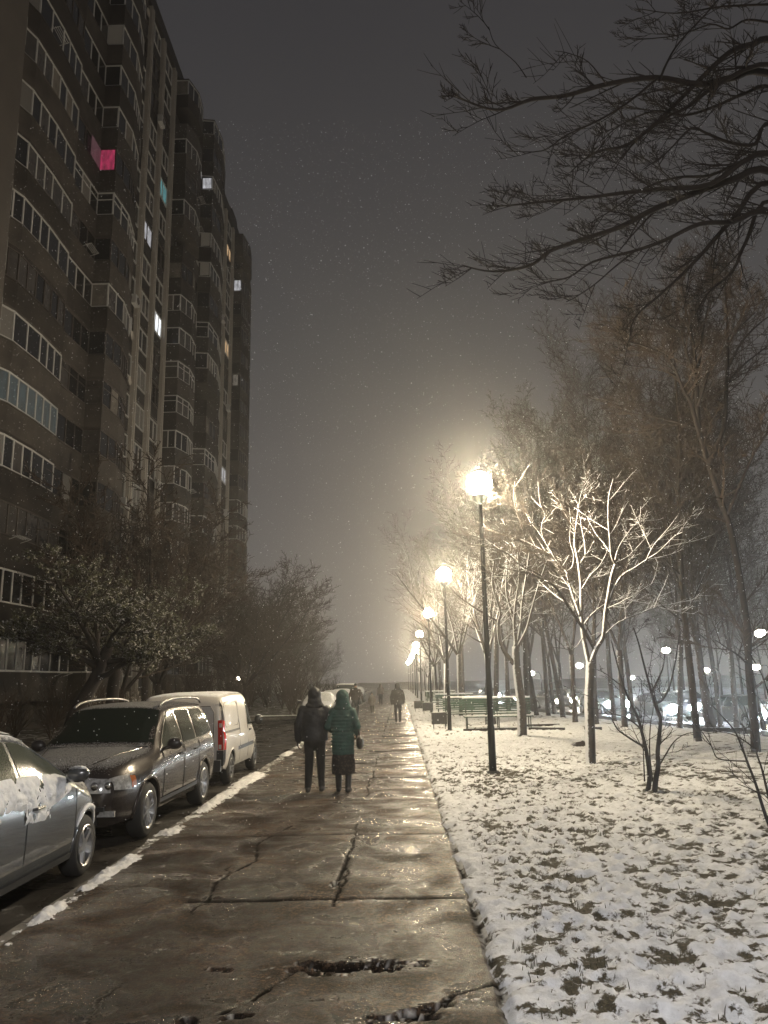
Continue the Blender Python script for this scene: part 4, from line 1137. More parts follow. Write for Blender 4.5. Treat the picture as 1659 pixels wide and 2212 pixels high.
# lit panes: (axis of the flat pane, position, from, to, z low, z high, light)
litbal = {('m2', 10): [('y', 38.455, -16.05, -15.25, 1.09, 2.34, 'pink'), ('x', -16.04, 37.1, 38.4, 1.09, 2.34, 'dimpink')], ('m4', 15): [('y', 60.10, -16.0, -15.25, 1.1, 2.1, 'dimwhite'), ('x', -16.0, 58.4, 59.6, 1.09, 2.34, 'dimwhite')],
          ('m5', 15): [('y', 78.2, -17.0, -16.3, 1.1, 2.3, 'dimwhite')], ('m5', 11): [('y', 78.2, -16.9, -16.4, 1.1, 2.3, 'faint')],
          ('m2', 13): [('y', 38.455, -16.05, -15.25, 1.09, 2.34, 'curt')], ('m2', 15): [('y', 38.455, -16.05, -15.25, 1.09, 2.34, 'curt')], ('m4', 12): [('y', 60.10, -16.0, -15.25, 1.1, 2.3, 'curt')], ('m4', 13): [('y', 60.10, -16.0, -15.25, 1.1, 2.3, 'curt')]}
LIT['dimpink'] = glow('lit_dim_pink', (0.6, 0.25, 0.33), 0.10, folds=5.0, base=(.06, .06, .06)); LIT['curt'] = plain('pale_curtain', (0.42, 0.40, 0.37), .8)
BM = {}
M_BOARD = plain('boarded_bay', (0.14, 0.125, 0.11), .8, var=.4, vs=2)
def hash_(k): return sum(ord(c) * (i + 3) for i, c in enumerate(k))
for key, (plan, cv) in plans.items():
    for n in range(NF):
        r = rng.random()
        style = 'open' if r < 0.20 else 'cross' if r < 0.42 else 'plain'
        if (key, n) in litbal or (style == 'open' and (n < 7 or n % 2)): style = 'plain'
        frm = M_FRW if rng.random() < (0.62 if key != 'm5' else 0.3) else M_FRD
        glm = LIT['blue'] if (key, n) == ('m1', 4) else rng.choice([M_GLD, M_GLD, M_GLC, M_GLC, M_GLP] if key in ('m2', 'm4') else [M_GLD, M_GLD, M_GLC])
        pm = rng.choice([M_PAR, M_PAR, M_PAR2, M_STAIN])
        vr = (n * 5 + len(key)) % 6; kk_ = (key, style, vr)
        if kk_ not in BM: BM[kk_] = bal_parts(plan, style, hash_(key) + vr * 17 + len(style), cv)
        pa, fr, gl = BM[kk_]
        def cached(mb, m, nm):
            k2 = (key, style, vr, nm, m.name)
            if k2 not in BM: BM[k2] = mb.mesh(m, (XF, 52, 0), name=nm); recalc(BM[k2]) if nm != 'pane' else None
            return BM[k2]
        z = Z0 + FH * n
        o_ = link('balcony', cached(pa, pm, 'balcony'), blk, Vector((XF, 52, z)) - Vector(BC))
        if style != 'open':
            f_ = link('glazing_frame', cached(fr, frm, 'glazing_frame'), o_)
            for (ax, c_, a_, b2_, za, zb_, lc) in litbal.get((key, n), []):
                g = MB()
                if ax == 'y': g.add([(a_, c_, z + za), (b2_, c_, z + za), (b2_, c_, z + zb_), (a_, c_, z + zb_)], [(0, 1, 2, 3)])
                else: g.add([(c_, a_, z + za), (c_, b2_, z + za), (c_, b2_, z + zb_), (c_, a_, z + zb_)], [(0, 1, 2, 3)])
                g.build('lit_pane' if lc != 'curt' else 'curtain', LIT[lc], o_)
            if (key, n) == ('m1', 4): me_ = gl.mesh([glm] * 4, (XF, 52, 0), name='pane')
            else:
                kp = (key, style, vr, 'pane')
                if kp not in BM: BM[kp] = gl.mesh([M_GLD, M_GLC, M_GLP, M_BOARD], (XF, 52, 0), name='pane')
                me_ = BM[kp]
            link('pane', me_, o_)
        kd = (key, 'door')
        if kd not in BM:                       # room door and window behind the balcony
            bd = MB(); y0, y1 = plan[0][1] + 0.5, plan[-1][1] - 0.5; m = int((y1 - y0) / 2.2)
            for k in range(m):
                yc = y0 + (k + 0.5) * (y1 - y0) / m
                bd.box((XF + 0.04, yc, 1.35), (0.05, 1.3, 2.0))
                for d_ in (-.62, 0, .62): bd.box((XF + 0.08, yc + d_, 1.35), (0.05, 0.08, 2.1), 1)
            BM[kd] = bd.mesh([M_GLD, M_FRW], (XF, 52, 0), name='balcony_door')
        link('balcony_door', BM[kd], o_)
# ground floor windows and small lit panes
for i, (y, z, w, g) in enumerate([]):
    pass
wg = MB(); wg.box((XF + 0.14, 34.0, 1.72), (0.28, 9, 0.10)); wg.build('window_sill', M_PIL, blk)
for n in range(NF):                    # pale screens between neighbouring balconies
    for (x, y) in ((-16.6, 35.47), (-16.7, 60.02), (-16.5, 29.48)):
        if rng.random() < .55:
            g = MB(); g.box((x, y, Z0 + FH * n + 1.7), (.95, .07, 1.5)); g.build('side_screen', M_FRW, blk)
# small clutter on the facade: dishes and drying racks
for i in range(16):
    n = (i * 7) % 17; y = [37.2, 41.5, 57.5, 64.2, 31.9, 81.5][i % 6]; x = {37.2: -15.95, 41.5: -15.05, 57.5: -15.6, 64.2: -15.0, 31.9: -15.9, 81.5: -15.7}[y]
    g = MB(); z = Z0 + FH * n + .75
    if i % 2: g.lathe((x + .1, y, z), [(.02, 0), (.2, .04), (.28, .10), (.27, .11), (.18, .06), (.01, .02)], 12, 'x'); g.build('satellite_dish', M_PIL, blk)
    else:
        for k in range(4): g.tube([(x + .12 + .1 * k, y - .5, z + .25), (x + .12 + .1 * k, y + .5, z + .25)], .012, 4)
        g.tube([(x, y - .5, z + .1), (x + .45, y - .5, z + .25)], .015, 4); g.tube([(x, y + .5, z + .1), (x + .45, y + .5, z + .25)], .015, 4)
        g.build('drying_rack', M_FRW, blk)
# air conditioners hung on the wall
acm = MB(); acm.box((0, 0, 0), (0.34, 0.85, 0.6)); acm.lathe((0.17, 0.05, 0), [(0.24, 0.0), (0.24, 0.02), (0.20, 0.025)], 16, 'x', 1)
acme = acm.mesh([M_FRW, M_FRD], name='air_conditioner')
acpos = [(XF + 0.45, 51.2, 2), (XF + .45, 54.0, 5), (XF + .45, 72.6, 3), (XF + .45, 76.0, 6), (XF + .45, 47.4, 9), (XF + .45, 76.0, 10), (XF + .45, 51.0, 15), (XF + .45, 72.6, 13), (XF + .45, 47.4, 4)]
for x, y, n in acpos: link('air_conditioner', acme, blk, Vector((x, y, Z0 + FH * n + 0.5)) - Vector(BC))
tag(blk, 'tall dark apartment block with rows of glazed balconies and a few lit windows', 'apartment block')
# ================================================================== VEHICLES
M_TYRE = plain('tyre_rubber', (0.018, 0.017, 0.016), 0.8, bump=0.3, bs=60)
M_RIM = plain('alloy_rim', (0.42, 0.42, 0.43), 0.28, metal=0.9)
M_PLAST = plain('black_trim', (0.022, 0.021, 0.021), 0.5, snow=(UP, 0.9, 1.15, 9, 0.5))
M_CHROME = plain('chrome_trim', (0.62, 0.62, 0.62), 0.15, metal=1.0)
M_UNDER = plain('dark_underbody', (0.010, 0.010, 0.010), 0.9)
M_CARGL = plain('car_glass', (0.030, 0.036, 0.030), 0.06, spec=0.7)
M_LAMPGL = plain('headlight_glass', (0.55, 0.55, 0.54), 0.12, metal=0.55, var=0.5, vs=18)
M_RED = plain('red_tail_lamp', (0.42, 0.018, 0.012), 0.15, var=0.3, vs=14)
M_AMBER = plain('amber_indicator', (0.34, 0.10, 0.025), 0.2)
M_CSNOW = plain('snow_on_car', (0.74, 0.74, 0.75), 0.8, var=0.1, vs=20, bump=0.7, bs=60)

def interp_tab(tab, y):
    ks = [a for a, b in tab]; vs = [b for a, b in tab]
    return float(np.interp(y, ks, vs))
class Car:
    def __init__(s, zt, zb, W, wr, zbot, L):
        s.zt, s.zb, s.W, s.wr, s.zbot, s.L = zt, zb, W, wr, zbot, L
    def section(s, y):
        zt, zb, W_, wr, z0 = (interp_tab(t_, y) for t_ in (s.zt, s.zb, s.W, s.wr, s.zbot))
        zb = min(zb, zt - 0.115)
        col = max(0.0, min(1.0, (zt - zb - 0.115) / 0.25))
        wr = (W_ - 0.115) * (1 - col) + wr * col
        a = (W_ - 0.03, zb); b = (wr, zt - 0.085 * col - 0.045 * (1 - col))
        pts = [(0, z0), (W_ - 0.16, z0), (W_ - 0.05, z0 + 0.04), (W_ - 0.015, z0 + 0.13), (W_, z0 + (zb - z0) * 0.45), (W_ + 0.004, z0 + (zb - z0) * 0.72), (W_ - 0.008, zb - 0.05), a]
        for u in (0.33, 0.66): pts.append((a[0] + (b[0] - a[0]) * u + 0.014 * col, a[1] + (b[1] - a[1]) * u))
        pts += [b, (wr - 0.035, zt - 0.035), (wr - 0.10, zt - 0.012), (wr * 0.5, zt + 0.012 * col), (0, zt + 0.018 * col)]
        return pts
    def halfw(s, y, z):
        p = s.section(y); side = p[2:12]
        zs = [q[1] for q in side]; ws_ = [q[0] for q in side]
        return float(np.interp(z, zs, ws_))
    def topz(s, y, x):
        p = s.section(y)[10:]; xs_ = [q[0] for q in p][::-1]; zs = [q[1] for q in p][::-1]
        return float(np.interp(abs(x), xs_, zs))
    def body(s, ys_, arches, rarch, mat):
        V = []; F = []; m = None
        for y in ys_:
            p = s.section(y); ring = [(x, y, z) for x, z in p] + [(-x, y, z) for x, z in p[-2:0:-1]]
            m = len(ring); V += ring
        for i in range(len(ys_) - 1):
            for k in range(m):
                k2 = (k + 1) % m
                F.append((i * m + k, (i + 1) * m + k, (i + 1) * m + k2, i * m + k2))
        F.append(tuple(range(m))); F.append(tuple((len(ys_) - 1) * m + k for k in range(m))[::-1])
        b = MB(); b.add(V, F); me = b.mesh([mat, M_UNDER], name='body'); recalc(me)
        ob = bpy.data.objects.new('body', me); COL.objects.link(ob)
        cb = MB()
        for (yc, zc) in arches:
            for sx in (-1, 1):
                x0 = interp_tab(s.W, yc)
                prof = [(rarch, 0.0), (rarch, 0.40)]
                cb.lathe((sx * (x0 - 0.15) - 0.20, yc, zc), prof, 28, 'x')
        cme = cb.mesh([M_UNDER, M_UNDER], name='cut'); recalc(cme)
        co = bpy.data.objects.new('cut', cme); COL.objects.link(co)
        md = ob.modifiers.new('b', 'BOOLEAN'); md.operation = 'DIFFERENCE'; md.object = co; md.solver = 'EXACT'
        md.material_mode = 'TRANSFER'
        dg = bpy.context.evaluated_depsgraph_get()
        res = bpy.data.meshes.new_from_object(ob.evaluated_get(dg), depsgraph=dg)
        bpy.data.objects.remove(ob); bpy.data.objects.remove(co)
        res.polygons.foreach_set('use_smooth', [True] * len(res.polygons))
        res.set_sharp_from_angle(angle=radians(38)); res.name = 'body'
        return res
    def side(s, mb, strip, off=0.006, sgn=1, mi=0, nz=5, thick=0.0):
        """strip: list of (y, zlow, zhigh); hugs the flank"""
        ys_, lo, hi = zip(*strip); n = max(2, int((ys_[-1] - ys_[0]) / 0.06))
        V = []; F = []
        for i in range(n + 1):
            y = ys_[0] + (ys_[-1] - ys_[0]) * i / n
            a = float(np.interp(y, ys_, lo)); b = float(np.interp(y, ys_, hi))
            for k in range(nz + 1):
                z = a + (b - a) * k / nz
                V.append((sgn * (s.halfw(y, z) + off), y, z))
        for i in range(n):
            for k in range(nz):
                q = (i * (nz + 1) + k, (i + 1) * (nz + 1) + k, (i + 1) * (nz + 1) + k + 1, i * (nz + 1) + k + 1)
                F.append(q if sgn > 0 else q[::-1])
        mb.add(V, F, mi)
    def top(s, mb, y0, y1, x0, x1, off=0.006, mi=0, n=10, inset=None, noise_amp=0.0):
        """patch lying on hood, screen or roof; x0, x1 half widths at y0, y1"""
        V = []; F = []; nx = 14
        for i in range(n + 1):
            y = y0 + (y1 - y0) * i / n; hw = x0 + (x1 - x0) * i / n
            z1 = s.topz(y + 0.01, 0); z0 = s.topz(y - 0.01, 0); nv = Vector((0, -(z1 - z0), 0.02)).normalized()
            for k in range(nx + 1):
                x = -hw + 2 * hw * k / nx
                o_ = off
                if noise_amp: o_ = off + noise_amp * (float(fbm(np.array(x * 4 + 9), np.array(y * 4), 3)) - 0.35) * (0 if i in (0, n) or k in (0, nx) else 1)
                V.append((x, y + nv.y * o_, s.topz(y, x) + nv.z * o_))
        for i in range(n):
            for k in range(nx):
                q = (i * (nx + 1) + k, i * (nx + 1) + k + 1, (i + 1) * (nx + 1) + k + 1, (i + 1) * (nx + 1) + k)
                F.append(q if y1 > y0 else q[::-1])
        mb.add(V, F, mi)

def add_wheels(root, axles, track, r, w, spokes, rim_r, rimmat=M_RIM, twist=0.0):
    ty = MB(); ty.lathe((0, 0, 0), [(rim_r, -w / 2 + .01), (r - 0.045, -w / 2), (r - 0.012, -w / 2 + 0.03), (r, -w / 4), (r, w / 4), (r - 0.012, w / 2 - 0.03), (r - 0.045, w / 2), (rim_r, w / 2 - .01)], 36, 'x', cap=False)
    tme = ty.mesh(M_TYRE, smooth=True, name='wheel')
    rm = MB(); rm.lathe((0, 0, 0), [(rim_r + .004, w / 2 - 0.005), (rim_r - 0.008, w / 2 + 0.004), (rim_r - 0.03, w / 2 - 0.01), (rim_r - 0.045, w / 2 - 0.08)], 36, 'x', cap=False)
    rm.lathe((0, 0, 0), [(0.001, w / 2 - 0.02), (0.07, w / 2 - 0.02), (0.075, w / 2 - 0.05)], 16, 'x', cap=False)
    rm.lathe((0, 0, 0), [(0.001, w / 2 - 0.085), (rim_r - 0.03, w / 2 - 0.085)], 24, 'x', mi=1, cap=False)
    for k in range(spokes):
        a = 2 * pi * k / spokes
        R = Matrix.Rotation(a, 3, 'X'); wd = 0.33 * rim_r if spokes < 7 else 0.15 * rim_r
        V = [(w / 2 - 0.055, -wd * .55, 0.04), (w / 2 - 0.055, wd * .55, 0.04), (w / 2 - 0.03, wd * .5 + twist * rim_r, rim_r - 0.012), (w / 2 - 0.03, -wd * .5 + twist * rim_r, rim_r - 0.012),
             (w / 2 - 0.018, -wd * .38, 0.04), (w / 2 - 0.018, wd * .38, 0.04), (w / 2 - 0.004, wd * .36 + twist * rim_r, rim_r - 0.012), (w / 2 - 0.004, -wd * .36 + twist * rim_r, rim_r - 0.012)]
        rm.add([R @ Vector(v) for v in V], [(4, 7, 6, 5), (0, 4, 5, 1), (1, 5, 6, 2), (2, 6, 7, 3), (3, 7, 4, 0)])
    rme = rm.mesh([rimmat, M_UNDER], name='rim'); recalc(rme)
    for (y, z) in axles:
        for sx in (1, -1):
            o_ = link('wheel', tme, root, (sx * track, y, z)); o_.rotation_euler = (0.4 * y, 0, 0 if sx > 0 else pi)
            link('rim', rme, o_)

def arch_trim(car, mb, yc, zc, r, sgn, t_=0.022, a0=-0.1, a1=3.24, mi=0, off=0.0):
    P = []
    for k in range(19):
        a = a0 + (a1 - a0) * k / 18
        y = yc + r * cos(a); z = max(zc + r * sin(a), interp_tab(car.zbot, y) + 0.02)
        P.append((sgn * (car.halfw(y, z) - 0.006 + off), y, z))
    mb.tube(P, t_, 6, mi)

# ------------------------------------------------------------------ brown estate-style off-roader, nose to the camera
PAINT_SUV = plain('taupe_metallic_paint', (0.044, 0.036, 0.032), 0.24, metal=0.35, coat=0.7, snow=(UP, 0.84, 1.30, 60, 0.9))
suv = Car(zt=[(-2.40, .86), (-2.36, 1.02), (-2.28, 1.36), (-2.12, 1.62), (-1.9, 1.70), (-1.2, 1.735), (-.2, 1.735), (.30, 1.69), (1.02, 1.20), (1.15, 1.155), (1.8, 1.09), (2.16, 1.01), (2.30, .94), (2.37, .86), (2.40, .74)],
          zb=[(-2.4, .9), (-2, 1.10), (0, 1.05), (1.0, 1.0), (2.4, .8)],
          W=[(-2.40, .76), (-2.33, .86), (-2.1, .92), (-1.4, .945), (1.4, .945), (1.9, .90), (2.2, .80), (2.34, .70), (2.40, .60)],
          wr=[(-2.3, .66), (-2.0, .70), (.3, .70), (1.0, .80), (1.15, .82), (2.0, .74), (2.4, .5)],
          zbot=[(-2.4, .48), (-2.2, .33), (-1.9, .27), (1.9, .27), (2.25, .26), (2.4, .42)], L=4.8)
def build_suv():
    c = suv; r = empty('parked_suv')
    ys_ = list(np.arange(-2.40, 2.401, 0.08)) + [2.36, 2.385, -2.37]; ys_ = sorted(set(round(float(v), 3) for v in ys_))
    link('body', c.body(ys_, [(1.50, .36), (-1.36, .36)], 0.415, PAINT_SUV), r)
    g = MB(); c.top(g, 1.00, .34, .80, .66, 0.008); g.build('windscreen', plain('frosted_windscreen', (0.012, 0.017, 0.013), 0.14, var=0.5, vs=70, spec=0.45), r, smooth=True)
    for sg in (1, -1):
        for strip in ([(.80, 1.125, 1.13), (.45, 1.125, 1.42), (.12, 1.125, 1.60), (-.12, 1.125, 1.615)][::-1], [(-.90, 1.14, 1.615), (-.20, 1.13, 1.615)], [(-1.95, 1.20, 1.47), (-1.6, 1.165, 1.60), (-1.0, 1.145, 1.615)]):
            g = MB(); c.side(g, strip, 0.006, sg); g.build('side_window', M_CARGL, r, smooth=True)
        g = MB()
        P = [(.88, 1.12), (.45, 1.435), (.15, 1.618), (-.2, 1.635), (-1.0, 1.635), (-1.62, 1.62), (-2.0, 1.47), (-1.98, 1.19), (-1.2, 1.125), (.0, 1.10), (.88, 1.10)]
        g.tube([(sg * (c.halfw(y, z) + .004), y, z) for y, z in P], 0.011, 5); g.build('window_trim', M_CHROME, r)
        g = MB(); g.tube(smoothpath([(sg * .66, .38, 1.70), (sg * .66, .15, 1.765), (sg * .665, -.4, 1.80), (sg * .665, -1.3, 1.80), (sg * .66, -1.85, 1.76), (sg * .66, -2.0, 1.70)], 4), 0.021, 6)
        g.build('roof_rail', plain('grey_roof_rail', (0.30, 0.29, 0.28), 0.35, metal=0.7), r, smooth=True)
        g = MB(); g.ball((sg * 1.03, .72, 1.17), (.115, .075, .085), 12, 8); g.tube([(sg * .88, .78, 1.10), (sg * .98, .74, 1.13)], .03, 6); mo = g.build('wing_mirror', plain('dark_mirror_shell', (0.035, 0.03, 0.028), 0.35, snow=(UP, 0.9, 1.1, 20, 0.4)), r, smooth=True)
        g = MB(); c.side(g, [(2.02, .70, .885), (2.20, .71, .88), (2.30, .72, .86)], 0.012, sg); hl = g.build('headlight', M_LAMPGL, r, smooth=True)
        g = MB()
        V = []
        yf = lambda x: float(np.interp(x, [.60, .70, .80, .86, .90], [2.40, 2.34, 2.20, 2.05, 1.9]))
        for i in range(11):
            x = .38 + .46 * i / 10
            for k in range(4): V.append((sg * x, yf(x + .02) + .022 - .07 * (k / 3) ** 2, .685 + (.185 - .03 * (i / 10)) * k / 3 + .012 * (10 - i) / 10))
        g.add(V, [(4 * i + k, 4 * i + 4 + k, 4 * i + 5 + k, 4 * i + 1 + k) for i in range(10) for k in range(3)]); g.build('headlight_face', M_LAMPGL, hl, smooth=True)
        g = MB(); g.ball((sg * .52, 2.405, .775), (.055, .025, .055), 12, 8); g.ball((sg * .67, 2.355, .775), (.05, .025, .05), 12, 8); g.build('headlight_bulb', M_CHROME, hl, smooth=True)
        g = MB(); c.side(g, [(1.94, .74, .86), (2.03, .72, .87)], 0.016, sg); g.build('indicator', M_AMBER, r)
        for ya in (1.50, -1.36): g = MB(); arch_trim(c, g, ya, .36, .43, sg, .028); g.build('wheel_arch', PAINT_SUV, r, smooth=True)
        g = MB()
        for y in (-.16, -1.04, 0.86): g.tube([(sg * (c.halfw(y + (0.05 if z < .9 else 0), z) + .002), y + (0.05 if z < .9 else 0), z) for z in (.40, .6, .8, 1.0, 1.10)], 0.006, 4)
        c.side(g, [(-1.0, .40, .46), (1.05, .38, .44)], 0.012, sg, nz=1); g.build('door_seams', M_PLAST, r)
        for y in (-.05, -.93):
            g = MB(); g.tube([(sg * (c.halfw(y, .98) + .01), y, .98), (sg * (c.halfw(y, .98) + .04), y + .03, .985), (sg * (c.halfw(y, .98) + .04), y + .17, .985), (sg * (c.halfw(y, .98) + .01), y + .2, .98)], .014, 5); g.build('door_handle', M_CHROME, r)
        g = MB(); g.box((sg * .67, 2.36, .44), (.22, .04, .07)); g.build('fog_lamp', M_LAMPGL, r)
        g = MB(); c.side(g, [(-2.30, .85, 1.42), (-2.14, .95, 1.50)], 0.01, sg); g.build('tail_lamp', M_RED, r)
    g = MB(); g.box((0, 2.385, .74), (.56, .05, .25)); gr = g.build('grille', M_PLAST, r)
    g = MB(); g.tube([(-.28, 2.42, .62), (.28, 2.42, .62), (.25, 2.40, .865), (-.25, 2.40, .865), (-.28, 2.42, .62)], .012, 5)
    for k in range(5): g.box((0, 2.414, .66 + .045 * k), (.50, .006, .010))
    g.build('grille_bars', M_CHROME, gr)
    g = MB(); g.box((0, 2.375, .50), (1.30, .06, .055)); g.box((0, 2.35, .36), (1.1, .06, .14)); bp = g.build('bumper_insert', M_PLAST, r)
    g = MB(); g.tube([(-.66, 2.36, .545), (-.3, 2.412, .545), (.3, 2.412, .545), (.66, 2.36, .545)], .013, 5); g.build('bumper_strip', M_CHROME, bp)
    g = MB(); g.tube([(-.72, 1.04, 1.165), (-.2, 1.06, 1.175), (.05, 1.04, 1.17)], .012, 5); g.tube([(-.1, 1.04, 1.168), (.35, 1.06, 1.175), (.62, 1.04, 1.165)], .012, 5); g.box((0, 1.08, 1.165), (1.5, .07, .02)); g.build('wipers', M_PLAST, r)
    g = MB()                                           # creases of the bonnet
    for sg in (1, -1): g.tube([(sg * x, y, c.topz(y, x) + .004) for x, y in ((.30, 2.28), (.40, 2.05), (.56, 1.6), (.68, 1.2), (.72, 1.08))], [.006, .014, .018, .018, .01], 6)
    g.build('bonnet_crease', PAINT_SUV, r, smooth=True)
    add_wheels(r, [(1.50, .36), (-1.36, .36)], .825, .362, .235, 10, .245)
    return r
r = build_suv()
r.location = (-3.43 - .945, 11.28 + 1.50, -.12); r.rotation_euler = (0, 0, pi + radians(-1.0))
tag(r, 'dark taupe off-roader with roof rails and silver alloys parked nose towards the camera', 'car')

# ------------------------------------------------------------------ grey hatchback, nearest, nose away
PAINT_GREY = plain('wet_silver_grey_paint', (0.105, 0.108, 0.112), 0.26, metal=0.45, coat=0.8, var=0.18, vs=2.5, snow=((0.05, 0.05, 0.99), 0.62, 0.95, 26, 0.7))
sed = Car(zt=[(-2.10, .78), (-2.05, 1.0), (-1.85, 1.16), (-1.45, 1.36), (-.9, 1.455), (-.3, 1.475), (.2, 1.43), (1.10, 1.02), (1.30, .96), (1.7, .88), (1.98, .76), (2.1, .62), (2.14, .52)],
          zb=[(-2.1, .85), (-1.5, 1.0), (0, .93), (1.0, .90), (2.1, .6)],
          W=[(-2.10, .62), (-2.0, .75), (-1.6, .86), (-1.0, .90), (1.0, .90), (1.5, .87), (1.85, .76), (2.02, .62), (2.14, .42)],
          wr=[(-2, .56), (-1.4, .62), (.2, .62), (1.1, .76), (1.6, .76), (2.1, .4)],
          zbot=[(-2.1, .40), (-1.9, .24), (1.8, .22), (2.14, .34)], L=4.24)
def build_hatch(paint, glassm, name, detail=True, screen=None, c=sed):
    near = c is not sed; r = empty(name)
    ys_ = sorted(set([round(float(v), 3) for v in np.arange(-2.10, 2.141, 0.08)] + [2.12, 2.14, -2.075]))
    link('body', c.body(ys_, [(1.32, .315), (-1.29, .315)], 0.365, paint), r)
    g = MB(); c.top(g, .93 if near else 1.08, .14 if near else .24, .76, .60, 0.008); g.build('windscreen', screen or glassm, r, smooth=True)
    g = MB(); c.top(g, -1.48, -1.95, .58, .62, 0.008); g.build('rear_window', glassm, r, smooth=True)
    for sg in (1, -1):
        for strip in ([[(.86, 1.085, 1.12), (.62, 1.08, 1.25), (.3, 1.08, 1.40), (0, 1.08, 1.495), (-.24, 1.08, 1.525)][::-1], [(-1.2, 1.13, 1.42), (-.95, 1.11, 1.50), (-.32, 1.09, 1.53)]] if near else [[(.92, .975, .99), (.6, .97, 1.17), (.15, .97, 1.345), (-.18, .97, 1.375)][::-1], [(-1.15, 1.01, 1.30), (-.9, .99, 1.36), (-.26, .975, 1.378)]]):
            g = MB(); c.side(g, strip, 0.006, sg); g.build('side_window', glassm, r, smooth=True)
        g = MB(); mz = .11 if near else 0; my = -.10 if near else 0; g.ball((sg * 1.00, .80 + my, 1.02 + mz), (.125, .085, .085), 14, 10); g.tube([(sg * .86, .84 + my, .95 + mz), (sg * .95, .81 + my, .985 + mz)], .035, 6); g.build('wing_mirror', paint, r, smooth=True)
        g = MB(); c.side(g, [(1.72, .62, .74), (1.95, .60, .70), (2.04, .60, .68)], 0.01, sg); g.build('headlight', M_LAMPGL, r, smooth=True)
        g = MB(); c.side(g, [(-2.02, .72, .92), (-1.82, .78, 1.02)], 0.01, sg); g.build('tail_lamp', M_RED, r)
        if detail:
            g = MB()
            for y in (-.20, 0.96, -1.12): g.tube([(sg * (c.halfw(y, z) + .001), y, z) for z in (.32, .5, .7, .85, .95)], 0.006, 4)
            g.tube([(sg * (c.halfw(y, z) + .003), y, z) for y, z in (((.90, 1.09), (.62, 1.265), (.3, 1.415), (0, 1.51), (-.24, 1.54), (-.9, 1.53), (-1.2, 1.45)) if near else ((.95, .98), (.6, 1.185), (.2, 1.36), (-.2, 1.395), (-.8, 1.375), (-1.2, 1.30)))], .008, 5)
            g.build('door_seams', M_PLAST, r)
            g = MB(); c.side(g, [(-.93, .26, .33), (.93, .26, .33)], .02, sg, nz=2); g.build('sill_trim', M_PLAST, r, smooth=True)
            for y in (-.12, -1.0):
                g = MB(); g.tube([(sg * (c.halfw(y, .90) + .005), y, .90), (sg * (c.halfw(y, .90) + .04), y + .03, .905), (sg * (c.halfw(y, .90) + .04), y + .18, .905), (sg * (c.halfw(y, .90) + .005), y + .21, .90)], .016, 6); g.build('door_handle', paint, r)
            for ya in (1.32, -1.29): g = MB(); arch_trim(c, g, ya, .315, .375, sg, .020); g.build('wheel_arch', paint, r, smooth=True)
    g = MB(); g.box((0, 2.10, .50), (.9, .06, .14)); g.box((0, -2.10, .45), (1.0, .06, .12)); g.build('grille', M_PLAST, r)
    add_wheels(r, [(1.32, .315), (-1.29, .315)], .79, .318, .21, 5, .215)
    return r
hat = Car(zt=[(-2.10, .86), (-2.05, 1.15), (-1.85, 1.38), (-1.5, 1.55), (-.9, 1.625), (-.35, 1.63), (.1, 1.575), (.95, 1.12), (1.15, 1.07), (1.6, .99), (1.95, .84), (2.08, .66), (2.13, .52)],
          zb=[(-2.1, 1.0), (-1.5, 1.14), (0, 1.06), (.95, 1.01), (2.1, .64)], W=sed.W, wr=[(-2, .60), (-1.4, .65), (.1, .65), (.95, .76), (1.6, .76), (2.1, .4)], zbot=sed.zbot, L=4.24)
GLS = plain('slushy_side_glass', (0.040, 0.048, 0.034), 0.12, var=0.35, vs=60, spec=0.35)
gc = build_hatch(PAINT_GREY, GLS, 'parked_car', c=hat)
# snow caught along the window line, the handle and the wheel arch
def clumps(car, name, parent, strip, sg, thick, o_, nzz=10, thr=0.38, sc_=11):
    ys_, lo, hi = zip(*strip); n = int((ys_[-1] - ys_[0]) / 0.012); V = []; F = []; H = {}
    for i in range(n + 1):
        y = ys_[0] + (ys_[-1] - ys_[0]) * i / n; a = float(np.interp(y, ys_, lo)); b = float(np.interp(y, ys_, hi))
        for k in range(nzz + 1):
            z = a + (b - a) * k / nzz
            e_ = min(1, 4 * k / nzz, 5 * (nzz - k) / nzz) ** .5 if k not in (0, nzz) else 0
            h = thick * e_ * (float(fbm(np.array(y * sc_ + o_), np.array(z * sc_ * 1.1 + o_), 4, .6)) - thr) * 3.2
            h += 0.006 * (k / nzz - .5)
            V.append((sg * (car.halfw(y, z) + max(h, -.012)), y, z)); H[(i, k)] = h
    w = nzz + 1
    for i in range(n):
        for k in range(nzz):
            if max(H[(i, k)], H[(i + 1, k)], H[(i, k + 1)], H[(i + 1, k + 1)]) < -0.004: continue
            q = (i * w + k, (i + 1) * w + k, (i + 1) * w + k + 1, i * w + k + 1); F.append(q if sg > 0 else q[::-1])
    g = MB(); g.add(V, F); return g.build(name, M_CSNOW, parent, smooth=True)
clumps(hat, 'window_snow', gc, [(-1.1, .95, 1.24), (-.4, .93, 1.22), (-.15, .86, 1.20), (.3, .86, 1.18), (.6, .90, 1.15), (.8, .96, 1.10)], 1, .024, 2.0, 20, .27, 11)
clumps(hat, 'handle_snow', gc, [(-.25, .78, .98), (.3, .75, .98)], 1, .026, 6.0, 14, .40, 12)
P = []
for k in range(40):
    a = .15 + 2.35 * k / 39; y = 1.32 + .40 * cos(a); z = .315 + .41 * sin(a); P.append((hat.halfw(y, z) + .006, y, z))
g = MB(); rg = random.Random(4); g.tube(P, [0.008 + .022 * min(1, (39 - k) / 6, (k + 3) / 12) * rg.uniform(.7, 1.25) for k in range(40)], 8, flat=0.8); g.build('arch_snow', M_CSNOW, gc, smooth=True)
